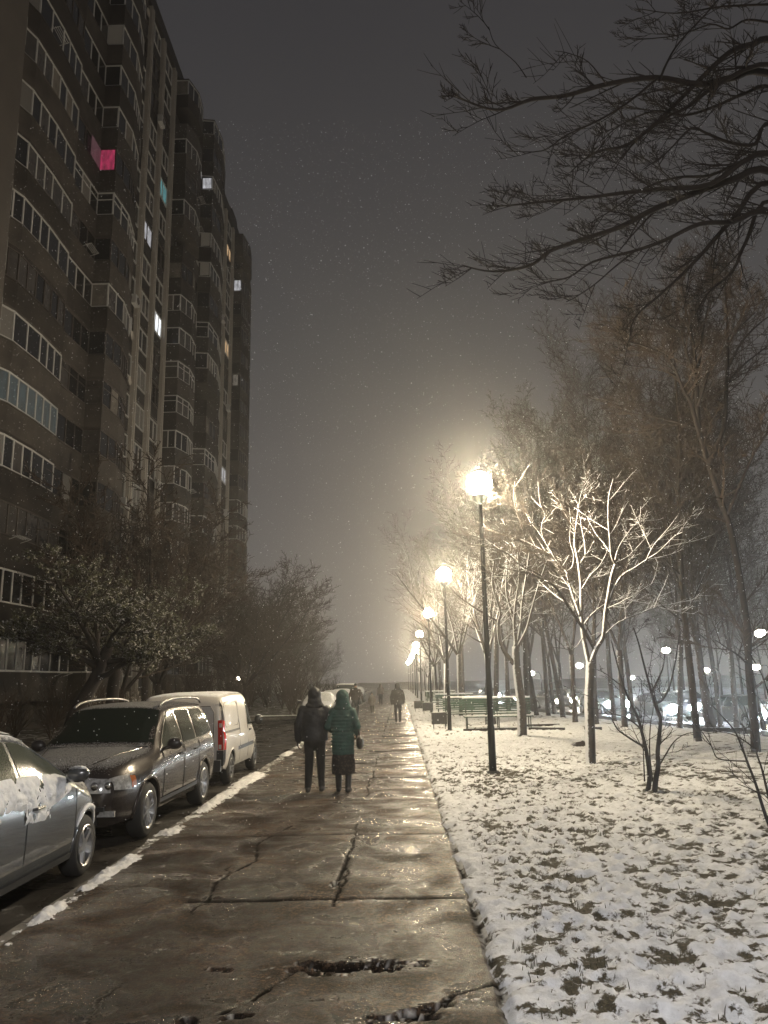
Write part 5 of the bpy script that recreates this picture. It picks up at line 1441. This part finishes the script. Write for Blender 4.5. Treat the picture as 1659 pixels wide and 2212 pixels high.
g = MB(); hat.top(g, 1.10, 1.90, .66, .50, .012, noise_amp=.05, n=16); g.build('bonnet_snow', M_CSNOW, gc, smooth=True)
g = MB(); hat.top(g, -1.3, .08, .50, .56, .014, noise_amp=.05, n=20); g.build('roof_snow', M_CSNOW, gc, smooth=True)
gc.location = (-3.47 - .90, 9.12 - 1.32, -.12); gc.rotation_euler = (0, 0, radians(0.6))
tag(gc, 'silver grey hatchback at the left edge with snow clinging below its windows', 'car')

# ------------------------------------------------------------------ small white panel van, nose away
PAINT_W = plain('dirty_white_paint', (0.46, 0.43, 0.39), 0.32, coat=0.4, var=0.10, vs=2.0, snow=(UP, 0.75, 1.0, 8, 0.4))
van = Car(zt=[(-2.06, 1.0), (-2.05, 1.60), (-2.02, 1.74), (-1.9, 1.80), (-1.0, 1.845), (.2, 1.84), (.55, 1.78), (1.28, 1.14), (1.45, 1.06), (1.85, .96), (2.02, .82), (2.08, .6)],
          zb=[(-2.1, 1.06), (0, 1.06), (1.0, 1.0), (2.1, .7)],
          W=[(-2.06, .86), (-2.0, .89), (-1.5, .915), (1.0, .915), (1.6, .86), (1.9, .74), (2.08, .52)],
          wr=[(-2.06, .78), (-1.5, .80), (.4, .76), (1.3, .78), (2.0, .5)],
          zbot=[(-2.06, .42), (-1.9, .30), (1.8, .25), (2.08, .36)], L=4.14)
def build_van():
    c = van; r = empty('panel_van')
    ys_ = sorted(set([round(float(v), 3) for v in np.arange(-2.06, 2.08, 0.08)] + [2.08, -2.045]))
    link('body', c.body(ys_, [(1.30, .31), (-1.40, .31)], 0.37, PAINT_W), r)
    g = MB(); c.top(g, 1.26, .62, .76, .70, .008); g.build('windscreen', M_CARGL, r, smooth=True)
    for sg in (1, -1):
        g = MB(); c.side(g, [(.40, 1.10, 1.60), (.62, 1.09, 1.62), (.85, 1.08, 1.46), (1.12, 1.08, 1.20)], .006, sg); g.build('side_window', M_CARGL, r, smooth=True)
        g = MB(); g.ball((sg * 1.03, .98, 1.17), (.10, .07, .125), 12, 8); g.tube([(sg * .85, 1.02, 1.08), (sg * .96, .99, 1.12)], .035, 6); g.build('wing_mirror', plain('black_mirror', (0.02, 0.02, 0.02), 0.4, snow=(UP, 0.65, 0.9, 12, .3)), r, smooth=True)
        # tall tail lamp column with dark ends
        g = MB(); c.side(g, [(-2.05, .72, 1.30), (-1.965, .72, 1.27)], .012, sg, nz=8)
        V = [(sg * .868, -2.068, .72), (sg * .76, -2.072, .72), (sg * .74, -2.072, 1.30), (sg * .83, -2.068, 1.30)]; g.add(V, [(0, 1, 2, 3)])
        g.build('tail_lamp', M_RED, r)
        g = MB(); c.side(g, [(-2.045, 1.30, 1.68), (-1.98, 1.27, 1.52), (-1.965, 1.27, 1.35)], .011, sg, nz=4); g.build('lamp_cap', M_PLAST, r)
        g = MB(); c.side(g, [(-2.05, .42, .72), (-1.965, .42, .72)], .011, sg, nz=4); g.box((sg * .80, -2.066, .56), (.14, .012, .30)); g.build('lamp_foot', M_PLAST, r)
        g = MB(); c.side(g, [(-1.95, 1.035, 1.075), (-.55, 1.035, 1.075)], .010, sg, nz=1); c.side(g, [(-.85, .62, .70), (1.0, .62, .70)], .014, sg, nz=1)
        g.build('side_rail', M_PLAST, r)
        g = MB()
        for y in (-.60, .34, 1.02): g.tube([(sg * (c.halfw(y, z) + .001), y, z) for z in (.40, .7, 1.0, 1.3, 1.6, 1.7)], .006, 4)
        P = [(-1.9, 1.20), (-1.9, 1.58), (-1.82, 1.64), (-.75, 1.64), (-.68, 1.58), (-.68, 1.20), (-.75, 1.15), (-1.82, 1.15), (-1.9, 1.20)]
        g.tube([(sg * (c.halfw(y, z) + .001), y, z) for y, z in P], .007, 4); g.build('panel_seams', plain('seam_grey', (0.10, 0.095, 0.09), .6), r)
        g = MB(); g.box((sg * (c.halfw(.5, .98) + .02), .5, .98), (.03, .16, .035)); g.build('door_handle', M_PLAST, r)
        for ya in (1.30, -1.40): g = MB(); arch_trim(c, g, ya, .31, .385, sg, .022); g.build('wheel_arch', PAINT_W, r, smooth=True)
        g = MB(); g.box((sg * .80, -2.075, 1.20), (.05, .03, .08)); g.box((sg * .80, -2.075, .78), (.05, .03, .08)); g.build('door_hinge', PAINT_W, r)
        g = MB(); c.side(g, [(1.75, .66, .86), (1.98, .64, .80)], .01, sg); g.build('headlight', M_LAMPGL, r)
    g = MB(); P = [(-.66, -2.068, .60), (-.66, -2.066, 1.45), (-.58, -2.05, 1.58), (.58, -2.05, 1.58), (.66, -2.066, 1.45), (.66, -2.068, .60)]
    g.tube(P, .008, 4); g.tube([(.08, -2.07, .5), (.08, -2.066, 1.62)], .007, 4); g.build('rear_door_seams', plain('seam_grey2', (0.12, 0.11, 0.10), .6), r)
    g = MB(); g.box((0, -2.10, .42), (1.66, .12, .22)); g.build('rear_bumper', M_PLAST, r)
    g = MB(); g.box((-.2, -2.078, .72), (.52, .012, .12)); g.build('number_plate', plain('dirty_plate', (0.42, 0.41, 0.39), .5), r)
    add_wheels(r, [(1.30, .31), (-1.40, .31)], .80, .315, .20, 7, .20, plain('dull_wheel_cover', (0.12, 0.12, 0.12), 0.5, metal=.4))
    return r
vn = build_van()
vn.location = (-3.52 - .915, 17.0 + 1.40, -.12)
tag(vn, 'small white panel van with a tall red tail lamp parked beyond the off-roader', 'van')

# ------------------------------------------------------------------ snow-covered cars further along, facing the camera
PAINT_DG = plain('dark_grey_paint', (0.06, 0.062, 0.065), 0.3, metal=.4, coat=.6, snow=(UP, 0.55, 0.85, 18, .6))
M_SCREENSNOW = plain('snow_covered_glass', (0.70, 0.71, 0.70), 0.8, var=.12, vs=9)
fc = build_hatch(PAINT_DG, M_SCREENSNOW, 'parked_car', detail=False, screen=M_SCREENSNOW)
fc.location = (-4.30, 43.2, -.12); fc.rotation_euler = (0, 0, pi)
tag(fc, 'dark parked car with a snow covered windscreen right behind the walking couple', 'car', 'snowed over cars facing the camera')
for i, (y, x, l) in enumerate([(51.5, -4.25, 'second snowed over car facing the camera, behind the green coat'), (59.5, -4.3, 'third snowed over car facing the camera, by the man walking ahead'), (70.5, -4.3, 'fourth snowed over car, faint in the haze'), (79, -4.3, 'farthest snowed over parked car, barely visible in the haze')]):
    c2 = copy_tree(fc); c2.location = (x, y, -.12); c2['label'] = l
v2 = copy_tree(vn); v2.location = (-4.35, 65.2, -.12); v2.rotation_euler = (0, 0, pi); v2['label'] = 'pale van facing the camera far along the kerb'

# ------------------------------------------------------------------ traffic with headlights on the main road
M_HEAD = glow('headlight_beam', (0.80, 0.92, 1.0), 700)
M_HEADW = glow('headlight_beam_warm', (1.0, 0.86, 0.70), 200)
tr0 = build_hatch(plain('traffic_paint', (0.04, 0.042, 0.045), 0.3, coat=.5), M_CARGL, 'car_in_traffic', detail=False)
def with_lights(root, m, rr):
    for sg in (1, -1):
        g = MB(); g.ball((sg * .62, 2.10, .66), (rr, .05, rr * .8), 12, 8)
        me = g.mesh(m, smooth=True, name='lit_headlight'); link('lit_headlight', me, root)
def road_pt(y, lane):
    xs_ = np.interp(y, [12, 28, 45, 66, 92, 150], [21.5, 19.2, 16.2, 13.2, 11.2, 10.0])
    return xs_ - 1.4 + lane * 3.4
spec = [(29.5, 0, M_HEAD, .36), (38.0, 0, M_HEAD, .28), (45.5, 0, M_HEAD, .30), (54, 0, M_HEAD, .26), (63.5, 0, M_HEADW, .2), (76, 0, M_HEADW, .2), (90, 0, M_HEAD, .26), (34.0, 1, M_HEAD, .15), (49.5, 1, M_HEAD, .17), (70, 1, M_HEADW, .17)]
labs = ['car with the most glaring headlights, near the right edge', 'car with bright headlights just behind the twin stemmed bush', 'car with blazing headlights left of the twin stemmed bush', 'car with headlights on seen between two grove trunks',
        'car with a warm headlight right of the lit street tree', 'car with warm headlights left of the lit street tree', 'far car whose headlights glow above the bench', 'car in the outer lane behind the glaring one',
        'car in the outer lane behind the bush', 'car in the outer lane, faint between distant trunks']
base_tr = None
for i, ((y, ln, m, rr), lb) in enumerate(zip(spec, labs)):
    c2 = tr0 if i == 0 else copy_tree(tr0)
    c2.location = (road_pt(y, ln), y, -.56); c2.rotation_euler = (0, 0, pi + (0.22 if y < 75 else .1)); tag(c2, lb, 'car', 'traffic on the main road')
for i, o_ in enumerate([o for o in COL.objects if o.name.startswith('car_in_traffic')]):
    with_lights(o_, spec[i][2], spec[i][3])
# ================================================================== PEOPLE
def capsule(mb, a, b, ra, rb, n=12):
    a, b = Vector(a), Vector(b); d = (b - a); L = d.length
    d = d.normalized() if L > 1e-6 else Vector((0, 0, 1))
    P = []; R = []
    for k in range(5):
        w = pi / 2 * k / 4; P.append(a - d * ra * cos(w)); R.append(max(ra * sin(w), .0008))
    for k in range(1, 4): P.append(a.lerp(b, k / 4)); R.append(ra + (rb - ra) * k / 4)
    for k in range(5):
        w = pi / 2 * k / 4; P.append(b + d * rb * sin(w)); R.append(max(rb * cos(w), .0008))
    mb.tube(P, R, n)
def fuse(mb, name, mat, parent, voxel=0.010, smooth_it=4, disp=0.0):
    me = mb.mesh(mat, name=name); recalc(me)
    ob = bpy.data.objects.new(name, me); COL.objects.link(ob)
    m = ob.modifiers.new('r', 'REMESH'); m.mode = 'VOXEL'; m.voxel_size = voxel
    s_ = ob.modifiers.new('s', 'SMOOTH'); s_.iterations = smooth_it; s_.factor = .5
    dg = bpy.context.evaluated_depsgraph_get()
    res = bpy.data.meshes.new_from_object(ob.evaluated_get(dg), depsgraph=dg)
    bpy.data.objects.remove(ob)
    res.name = name
    if disp:
        n = len(res.vertices); co = np.empty(n * 3, np.float32); nr = np.empty(n * 3, np.float32)
        res.vertices.foreach_get('co', co); res.vertices.foreach_get('normal', nr)
        co = co.reshape(-1, 3); nr = nr.reshape(-1, 3)
        h = (fbm(co[:, 0] * 9 + co[:, 1] * 6 + 40, co[:, 2] * 8 + co[:, 1] * 5 + 40, 3, .6) - .5) * disp
        co = co + nr * h[:, None]; res.vertices.foreach_set('co', co.reshape(-1).astype(np.float32)); res.update()
    res.materials.clear(); res.materials.append(mat)
    res.polygons.foreach_set('use_smooth', [True] * len(res.polygons))
    return link(name, res, parent)
M_SKIN = plain('skin', (0.42, 0.25, 0.18), 0.55)
def hand(mb, w, d, side, up, s=1.0):
    """palm and five curled fingers; w wrist, d direction of the palm, side towards the thumb"""
    w, d, side, up = Vector(w), Vector(d).normalized(), Vector(side).normalized(), Vector(up).normalized()
    c = w + d * .05 * s
    capsule(mb, w + side * .018 * s, c + side * .022 * s + d * .03 * s, .015 * s, .013 * s, 8); capsule(mb, w - side * .018 * s, c - side * .022 * s + d * .03 * s, .015 * s, .013 * s, 8); capsule(mb, w, c + d * .03 * s, .017 * s, .015 * s, 8)
    for k, L in enumerate((.068, .078, .072, .056)):
        o_ = side * (.030 - .020 * k) * s; p0 = c + d * .035 * s + o_
        d1 = (d + up * .35).normalized(); p1 = p0 + d1 * L * .5 * s; d2 = (d + up * 1.3).normalized(); p2 = p1 + d2 * L * .5 * s
        capsule(mb, p0, p1, .0088 * s, .008 * s, 8); capsule(mb, p1, p2, .008 * s, .0068 * s, 8)
    t0 = w + d * .02 * s + side * .03 * s; t1 = t0 + (d * .6 + side * .7 + up * .4).normalized() * .035 * s; t2 = t1 + (d + up * .5).normalized() * .03 * s
    capsule(mb, t0, t1, .011 * s, .0095 * s, 8); capsule(mb, t1, t2, .0095 * s, .008 * s, 8)

def person(loc, rz, H, J, cloth, label, voxel=.012, group=None, female=False, coat_len=.42, skirt=False, hood=True, bagside=0):
    """J: joints; cloth: materials dict. Figure faces +Y, feet at z=0"""
    r = empty('person'); k = H / 1.75
    hipz, shz = .90 * k, 1.43 * k; sw = (.175 if female else .212) * k; hw = .095 * k
    hL, hR = Vector((-hw, 0, hipz)), Vector((hw, 0, hipz))
    b = MB()
    legs = {}
    for sg, nm in ((-1, 'L'), (1, 'R')):
        hp = Vector((sg * hw, 0, hipz)); kn = Vector((sg * (hw + .005), J['kn' + nm][0], J['kn' + nm][1] * k)); an = Vector((sg * (hw + J.get('sp', 0)), J['an' + nm][0], J['an' + nm][1] * k))
        legs[nm] = (hp, kn, an)
        capsule(b, hp, kn, .082 * k, .056 * k); capsule(b, kn, an, .055 * k, .038 * k)
        toe = an + Vector((sg * .015, .15 * k * J.get('tf' + nm, 1), -.055 * k + (an.z - .08) * 0)); heel = an + Vector((0, -.035, -.045 * k))
        capsule(b, heel, toe, .033 * k, .026 * k)
    capsule(b, (0, 0, hipz), (0, 0, hipz + .18 * k), .135 * k, .115 * k); b.ball((0, 0, hipz + .02), (.165 * k, .115 * k, .13 * k)); b.ball((0, 0, 1.27 * k), (.17 * k, .115 * k, .20 * k))
    capsule(b, (-sw * .8, 0, shz - .02), (sw * .8, 0, shz - .02), .062 * k, .062 * k)
    capsule(b, (0, 0, shz), (0, .01, 1.56 * k), .055 * k, .05 * k)
    hc = Vector((J.get('hx', 0), .02, 1.645 * k))
    b.ball(hc, (.075 * k, .095 * k, .115 * k)); b.ball(hc + Vector((0, .03, -.06)) * k, (.055 * k, .06 * k, .055 * k))
    capsule(b, hc + Vector((0, .095, .01)) * k, hc + Vector((0, .112, -.02)) * k, .010 * k, .015 * k)
    for sg in (-1, 1):
        b.ball(hc + Vector((sg * .076, -.005, -.01)) * k, (.012 * k, .022 * k, .032 * k)); b.ball(hc + Vector((sg * .03, .085, .015)) * k, .014 * k)
    capsule(b, hc + Vector((-.02, .092, -.055)) * k, hc + Vector((.02, .092, -.055)) * k, .008 * k, .008 * k)
    arms = {}
    for sg, nm in ((-1, 'L'), (1, 'R')):
        sh = Vector((sg * sw, 0, shz - .03)); el = Vector(J['el' + nm]) * k; wr_ = Vector(J['wr' + nm]) * k; arms[nm] = (sh, el, wr_)
        capsule(b, sh, el, .052 * k, .040 * k); capsule(b, el, wr_, .040 * k, .027 * k)
        d = (wr_ - el).normalized(); inn = Vector((-sg, 0, 0)); sd = Vector((0, 1, 0)) if abs(d.y) < .7 else Vector((0, 0, 1))
        hand(b, wr_, d, sd, inn, k)
    fuse(b, 'body', M_SKIN, r, voxel, 2)
    for nm, sg in (('L', -1), ('R', 1)):
        sh, el, wr_ = arms[nm]; d = (wr_ - el).normalized(); gl_ = MB(); sd = Vector((0, 1, 0)) if abs(d.y) < .7 else Vector((0, 0, 1))
        hand(gl_, wr_ - d * .012, d, sd, Vector((-sg, 0, 0)), k * 1.22); fuse(gl_, 'glove', cloth['boots'], r, min(voxel, .008), 1)
    # trousers or skirt
    t_ = MB()
    for nm in 'LR':
        hp, kn, an = legs[nm]
        low = an + Vector((0, 0, .03))
        capsule(t_, hp, kn, .100 * k, .078 * k); capsule(t_, kn, low, .077 * k, .062 * k)
    t_.ball((0, 0, hipz), (.19 * k, .155 * k, .18 * k))
    if not skirt: fuse(t_, 'trousers', cloth['trousers'], r, voxel, 4, .02)
    else:
        s_ = MB(); c0 = Vector((0, 0, 0)); prof = []
        for i in range(9):
            u = i / 8; z = (.98 - .66 * u) * k; rx = (.165 + .055 * min(1, u * 1.4) - .01 * u) * k; ry = (.125 + .05 * u) * k; prof.append((z, rx, ry))
        V = []; F = []; n = 28
        for z, rx, ry in prof:
            for q in range(n):
                w = 2 * pi * q / n; f = 1 + .035 * sin(w * 7 + z * 3) * (1 - z / (1.0 * k)); V.append((rx * cos(w) * f, ry * sin(w) * f + .01, z))
        for i in range(8):
            for q in range(n): F.append((i * n + q, i * n + (q + 1) % n, (i + 1) * n + (q + 1) % n, (i + 1) * n + q))
        F.append(tuple(range(n))); F.append(tuple(8 * n + q for q in range(n))[::-1])
        s_.add(V, F); fuse(s_, 'skirt', cloth['trousers'], r, voxel, 2, .012)
    for nm, sg in (('L', -1), ('R', 1)):
        hp, kn, an = legs[nm]; f = MB()
        toe = an + Vector((sg * .02, .17 * k * J.get('tf' + nm, 1), -.050 * k)); heel = an + Vector((0, -.05, -.040 * k))
        capsule(f, heel, toe, .047 * k, .040 * k); capsule(f, an + Vector((0, -.01, -.03)), kn.lerp(an, .45 if skirt else .72), .055 * k, .062 * k if skirt else .058 * k)
        fuse(f, 'boot', cloth['boots'], r, voxel, 2)
    # jacket: torso, sleeves
    j = MB(); bot = shz - coat_len * k - .10
    wid = .20 if female else .232
    levels = [(bot, wid * 1.02, .155), (bot + .10, wid * 1.0, .155), ((bot + shz) / 2, wid * (.93 if female else 1.0), .145), (shz - .12, wid * 1.06, .15), (shz - .02, wid * .92, .125), (shz + .06, .10, .09)]
    V = []; F = []; n = 24
    for z, rx, ry in levels:
        for q in range(n):
            w = 2 * pi * q / n; V.append((rx * k * cos(w), ry * k * sin(w), z))
    for i in range(len(levels) - 1):
        for q in range(n): F.append((i * n + q, i * n + (q + 1) % n, (i + 1) * n + (q + 1) % n, (i + 1) * n + q))
    F.append(tuple(range(n))); F.append(tuple((len(levels) - 1) * n + q for q in range(n))[::-1]); j.add(V, F)
    capsule(j, (-sw * .95, 0, shz - .035), (sw * .95, 0, shz - .035), .082 * k, .082 * k)
    for nm in 'LR':
        sh, el, wr_ = arms[nm]; capsule(j, sh, el, .082 * k, .070 * k); capsule(j, el, wr_.lerp(el, .04), .070 * k, .054 * k)
    if cloth.get('quilt'):
        for i in range(12):
            z = bot + .05 + i * (shz - bot) / 12.5
            if z < shz - .05: 
                f = 1.04; P = [((wid * 1.0 if not female else wid * .99) * k * cos(2 * pi * q / 24) * f, .15 * k * sin(2 * pi * q / 24) * f, z) for q in range(25)]
                j.tube(P, .007 * k, 6)
    fuse(j, 'jacket', cloth['jacket'], r, voxel, 2 if cloth.get('quilt') else 4, .03)
    if hood:
        h = MB(); h.ball(hc + Vector((0, -.035, .015)) * k, (.118 * k, .122 * k, .145 * k), 18, 12); h.ball(hc + Vector((0, -.03, -.09)) * k, (.132 * k, .13 * k, .12 * k), 16, 10); h.ball(hc + Vector((0, -.02, -.17)) * k, (.17 * k, .13 * k, .085 * k), 16, 10)
        fuse(h, 'hood', cloth.get('hood', cloth['jacket']), r, voxel, 9, .03)
        if cloth.get('fur'):
            f = MB(); P = [hc + Vector((.105 * cos(w), .045 + .02 * sin(w), .125 * sin(w) - .01)) * k for w in [2 * pi * q / 20 for q in range(21)]]
            f.tube(P, .026 * k, 8); fuse(f, 'fur_trim', cloth['fur'], r, voxel, 1, .05)
    else:
        h = MB(); h.ball(hc + Vector((0, -.008, .045)) * k, (.088 * k, .105 * k, .090 * k), 16, 10); fuse(h, 'hat', cloth.get('hat', cloth['jacket']), r, voxel, 2)
        h = MB(); capsule(h, (-.03, -.01, shz + .06), (.03, -.01, shz + .06), .075 * k, .075 * k); fuse(h, 'collar', cloth['jacket'], r, voxel, 2)
    r.location = loc; r.rotation_euler = (0, 0, rz)
    return tag(r, label, 'person', group), arms, k

def cm(name, col, **kw): return plain(name, col, kw.pop('rough', .85), var=.25, vs=10, bump=.4, bs=70, **kw)
BLK = cm('black_nylon', (0.010, 0.010, 0.012), rough=.6); BLK2 = cm('black_trousers', (0.014, 0.012, 0.012)); BOOT = cm('dark_boots', (0.014, 0.011, 0.010), rough=.5)
TEAL = plain('teal_quilted_nylon', (0.030, 0.080, 0.066), .7, var=.35, vs=6, bump=.5, bs=30); FUR = cm('dark_green_fur', (0.045, 0.06, 0.05))
t = NT('dark_patterned_skirt'); o = t.obj()
v = t.new('ShaderNodeTexVoronoi'); v.inputs['Scale'].default_value = 26; t.l.new(o, v.inputs['Vector'])
t.l.new(t.ramp(v.outputs['Distance'], [(0.2, (0.060, 0.042, 0.034)), (0.55, (0.018, 0.013, 0.012))]), t.b.inputs['Base Color']); t.b.inputs['Roughness'].default_value = .9
SKIRT = t.m
man_l = gnd(680, 1712); wom_l = gnd(742, 1712)
JW = dict(knL=(.03, .49), anL=(-.10, .10), knR=(.09, .50), anR=(.14, .085), sp=.015,
          elL=(-.30, -.03, 1.14), wrL=(-.30, .02, .88), elR=(.30, -.05, 1.16), wrR=(.17, .13, 1.06))
person((man_l.x, man_l.y, 0), radians(2), 1.76, JW, dict(jacket=BLK, trousers=BLK2, boots=BOOT), 'walking man in black hooded jacket and black trousers, arm in arm with the green coat', .0125, coat_len=.46)
JF = dict(knL=(.08, .49), anL=(.12, .085), knR=(.02, .49), anR=(-.08, .10), sp=.0,
          elL=(-.27, .02, 1.15), wrL=(-.22, .17, 1.07), elR=(.27, -.05, 1.15), wrR=(.24, .13, 1.02))
person((wom_l.x, wom_l.y - .03, 0), radians(-3), 1.71, JF, dict(jacket=TEAL, trousers=SKIRT, boots=BOOT, quilt=True, fur=FUR), 'walking woman in green quilted hooded coat and dark long skirt', .0125, female=True, coat_len=.67, skirt=True)
# her shoulder bag
bag = empty('handbag', (wom_l.x + .30, wom_l.y - .03, .84)); g = MB()
g.ball((0, 0, 0), (.075, .17, .12), 16, 10); g.box((0, 0, .03), (.10, .26, .10)); g2 = MB(); 
M_BAG = cm('dark_leather_bag', (0.035, 0.028, 0.022), rough=.45)
fuse(g, 'bag_body', M_BAG, bag, .010, 3)
g = MB(); g.tube(smoothpath([(0, -.13, .06), (-.03, -.09, .28), (-.13, -.06, .50), (-.16, 0, .555), (-.13, .10, .48), (-.03, .12, .25), (0, .13, .06)], 4), .010, 6); me = g.mesh(M_BAG, name='strap'); link('strap', me, bag)
tag(bag, 'dark shoulder bag hanging at the right hip of the green coat', 'handbag')
J3 = dict(knL=(.02, .49), anL=(-.03, .085), knR=(.04, .49), anR=(.0, .085), sp=-.01, elL=(-.29, -.03, 1.14), wrL=(-.29, .03, .88), elR=(.29, -.03, 1.14), wrR=(.29, .03, .88))
p3 = gnd(860, 1560)
person((p3.x, p3.y, 0), 0, 1.73, J3, dict(jacket=cm('black_coat', (0.03, 0.027, 0.025)), trousers=cm('dark_jeans', (0.03, 0.028, 0.028)), boots=BOOT), 'lone walker in a bulky black hooded jacket in the middle of the path', .02, coat_len=.52)
p4 = gnd(772, 1548)
J4 = dict(J3); J4['elL'] = (-.33, -.03, 1.14); J4['wrL'] = (-.36, .05, .90); J4['elR'] = (.33, -.03, 1.14); J4['wrR'] = (.36, .05, .90)
person((p4.x, p4.y - 1.5, 0), 0, 1.76, J4, dict(jacket=cm('brown_jacket', (0.045, 0.035, 0.028)), trousers=cm('grey_trousers', (0.04, 0.045, 0.042)), boots=BOOT, hat=BLK), 'man in a dark brown jacket and cap walking beside the snowed over cars', .02, hood=False)
p5 = gnd(803, 1543)
person((p5.x, p5.y + 1, 0), 0, 1.22, J3, dict(jacket=cm('grey_coat', (0.14, 0.12, 0.10)), trousers=cm('brown_trousers', (0.06, 0.05, 0.04)), boots=BOOT, hat=cm('grey_hat', (0.1, 0.09, 0.08))), 'small figure in a long grey brown coat ahead of the brown jacket', .02, hood=False, coat_len=.62, female=True)
p6 = at_y(822, 1500, 64)
person((p6.x, 64, 0), 0, 1.62, J3, dict(jacket=cm('hazy_coat', (0.09, 0.07, 0.06)), trousers=BLK2, boots=BOOT), 'faint far figure near where the path disappears', .03)

# ================================================================== BENCHES, BINS, SMALL THINGS
M_GREEN = plain('chipped_green_paint', (0.024, 0.060, 0.036), 0.5, var=.3, vs=5, bump=.3, bs=30, snow=(UP, 0.75, 1.0, 10, .5))
M_IRON = plain('dark_bench_iron', (0.03, 0.04, 0.033), 0.5)
def bench(loc, rz, Lb, label, snow_top=True, mat=M_GREEN, group='green slatted park benches'):
    e = empty('park_bench')
    g = MB()
    for i in range(6): g.box((0, .08 + .085 * i, .46 + .004 * i), (Lb, .07, .035))
    g.build('seat', mat, e)
    g = MB()
    for i in range(7):
        z = .56 + .088 * i; g.box((0, .60 + .24 * (z - .46), z), (Lb, .025, .046))
    g.build('backrest', mat, e)
    nleg = 3 if Lb > 2.2 else 2
    for i in range(nleg):
        x = -Lb / 2 + .12 + (Lb - .24) * i / (nleg - 1)
        g = MB(); g.tube([(x, .10, 0), (x, .10, .44)], .022, 6); g.tube([(x, .10, .435), (x, .56, .435)], .022, 6); g.tube([(x, .62, 0), (x, .58, .45), (x, .79, 1.17)], .022, 6); g.tube([(x, .10, .08), (x, .61, .08)], .014, 5); g.build('leg', M_IRON, e)
    if snow_top:
        g = MB(); rg = random.Random(int(loc[0] * 10 + loc[1])); n = 40
        g.tube([(-Lb / 2 + Lb * i / n, .61 + .24 * (1.12 - .46), 1.15 + .012 * rg.random()) for i in range(n + 1)], [.030 + .014 * rg.random() for i in range(n + 1)], 7); g.build('snow_cap', M_CSNOW, e, smooth=True)
        g = MB(); g.box((0, .30, .495), (Lb * .96, .34, .03)); g.build('seat_snow', M_CSNOW, e)
    e.location = loc; e.rotation_euler = (0, 0, rz); return tag(e, label, 'bench', group)
bench((3.72, 30.4, .02), 0, 2.62, 'near green slatted bench with a snow line along its back')
bench((2.7, 33.6, .02), pi, 1.9, 'bench standing back to back behind the near green bench')
bench((2.75, 39.8, .02), 0, 1.9, 'green bench left of the second lamp pole, farther down the path')
bench((2.6, 50.5, .02), 0, 1.9, 'small hazy green bench beyond the third lamp')
def litter_bin(loc, label, s=1.0):
    e = empty('litter_bin'); g = MB()
    g.box((0, 0, .42), (.58, .36, .42)); g.box((0, 0, .625), (.62, .40, .03)); b_ = g.build('bin_body', M_PLAST, e)
    g = MB()
    for i in range(8): g.box((-.26 + .074 * i, -.185, .42), (.03, .012, .40))
    g.build('slats', plain('bin_slat', (0.035, 0.032, 0.03), .5), e)
    for sx in (-1, 1):
        g = MB(); g.tube([(sx * .22, 0, 0), (sx * .22, 0, .22)], .018, 6); g.build('leg', M_IRON, e)
    e.location = loc; e.scale = (s, s, s); return tag(e, label, 'litter bin', 'litter bins along the path')
litter_bin((1.50, 31.0, .02), 'black litter bin at the foot of the second lamp pole')
litter_bin((1.55, 44.6, .02), 'litter bin beside the third lamp pole')
litter_bin((1.15, 48.2, .02), 'farther litter bin near the edge of the pavement')
# stump with snow, edging boards
ps = gnd(1250, 1613); e = empty('tree_stump', (ps.x, ps.y, .02)); g = MB()
g.lathe((ps.x, ps.y, .02), [(.30, -.05), (.22, .05), (.17, .11), (.13, .14)], 14); g.build('stump_wood', M_BARK, e, smooth=True, sharp=50)
g = MB(); g.ball((ps.x - .04, ps.y, .15), (.16, .16, .05), 12, 6); g.build('snow_cap', M_CSNOW, e, smooth=True)
tag(e, 'low snow topped stump left of the white sided trunk', 'tree stump')
eb = ['along the feet of the near green bench', 'just right of the lamp tree bench', 'short and farthest from the bench on its right', 'behind the benches', 'between the twin stemmed bush and the right edge']
g = MB()
for (a, b) in (((2.3, 29.6), (4.6, 29.7)), ((4.7, 29.75), (5.9, 29.2)), ((6.6, 29.2), (7.2, 29.1)), ((4.9, 31.6), (6.2, 31.7)), ((9.9, 27.6), (11.6, 27.4))):
    d = Vector((b[0] - a[0], b[1] - a[1], 0)); g.box(((a[0] + b[0]) / 2, (a[1] + b[1]) / 2, .05), (d.length, .10, .13), rz=atan2(d.y, d.x))
    e = empty('edging_board', ((a[0] + b[0]) / 2, (a[1] + b[1]) / 2, 0)); g.build('board', M_BARK_DK, e); g = MB()
    tag(e, 'dark low edging board ' + eb.pop(0), 'edging board', 'low edging boards in the snow')
# pale picket fence at the foot of the block
e = empty('picket_fence', (-14.6, 42, 0))
for i in range(9):
    y = 36.5 + i * 1.6; g = MB(); g.box((-14.6, y, .75), (.12, .12, 1.7)); g.build('post', M_PIL, e)
g = MB()
for i in range(90): g.box((-14.6, 36.6 + i * .142, .72), (.03, .05, 1.2))
g.box((-14.6, 42.9, .35), (.04, 12.8, .05)); g.box((-14.6, 42.9, 1.1), (.04, 12.8, .05)); g.build('pickets', M_PIL, e)
tag(e, 'pale picket fence between the van and the foot of the block', 'fence')
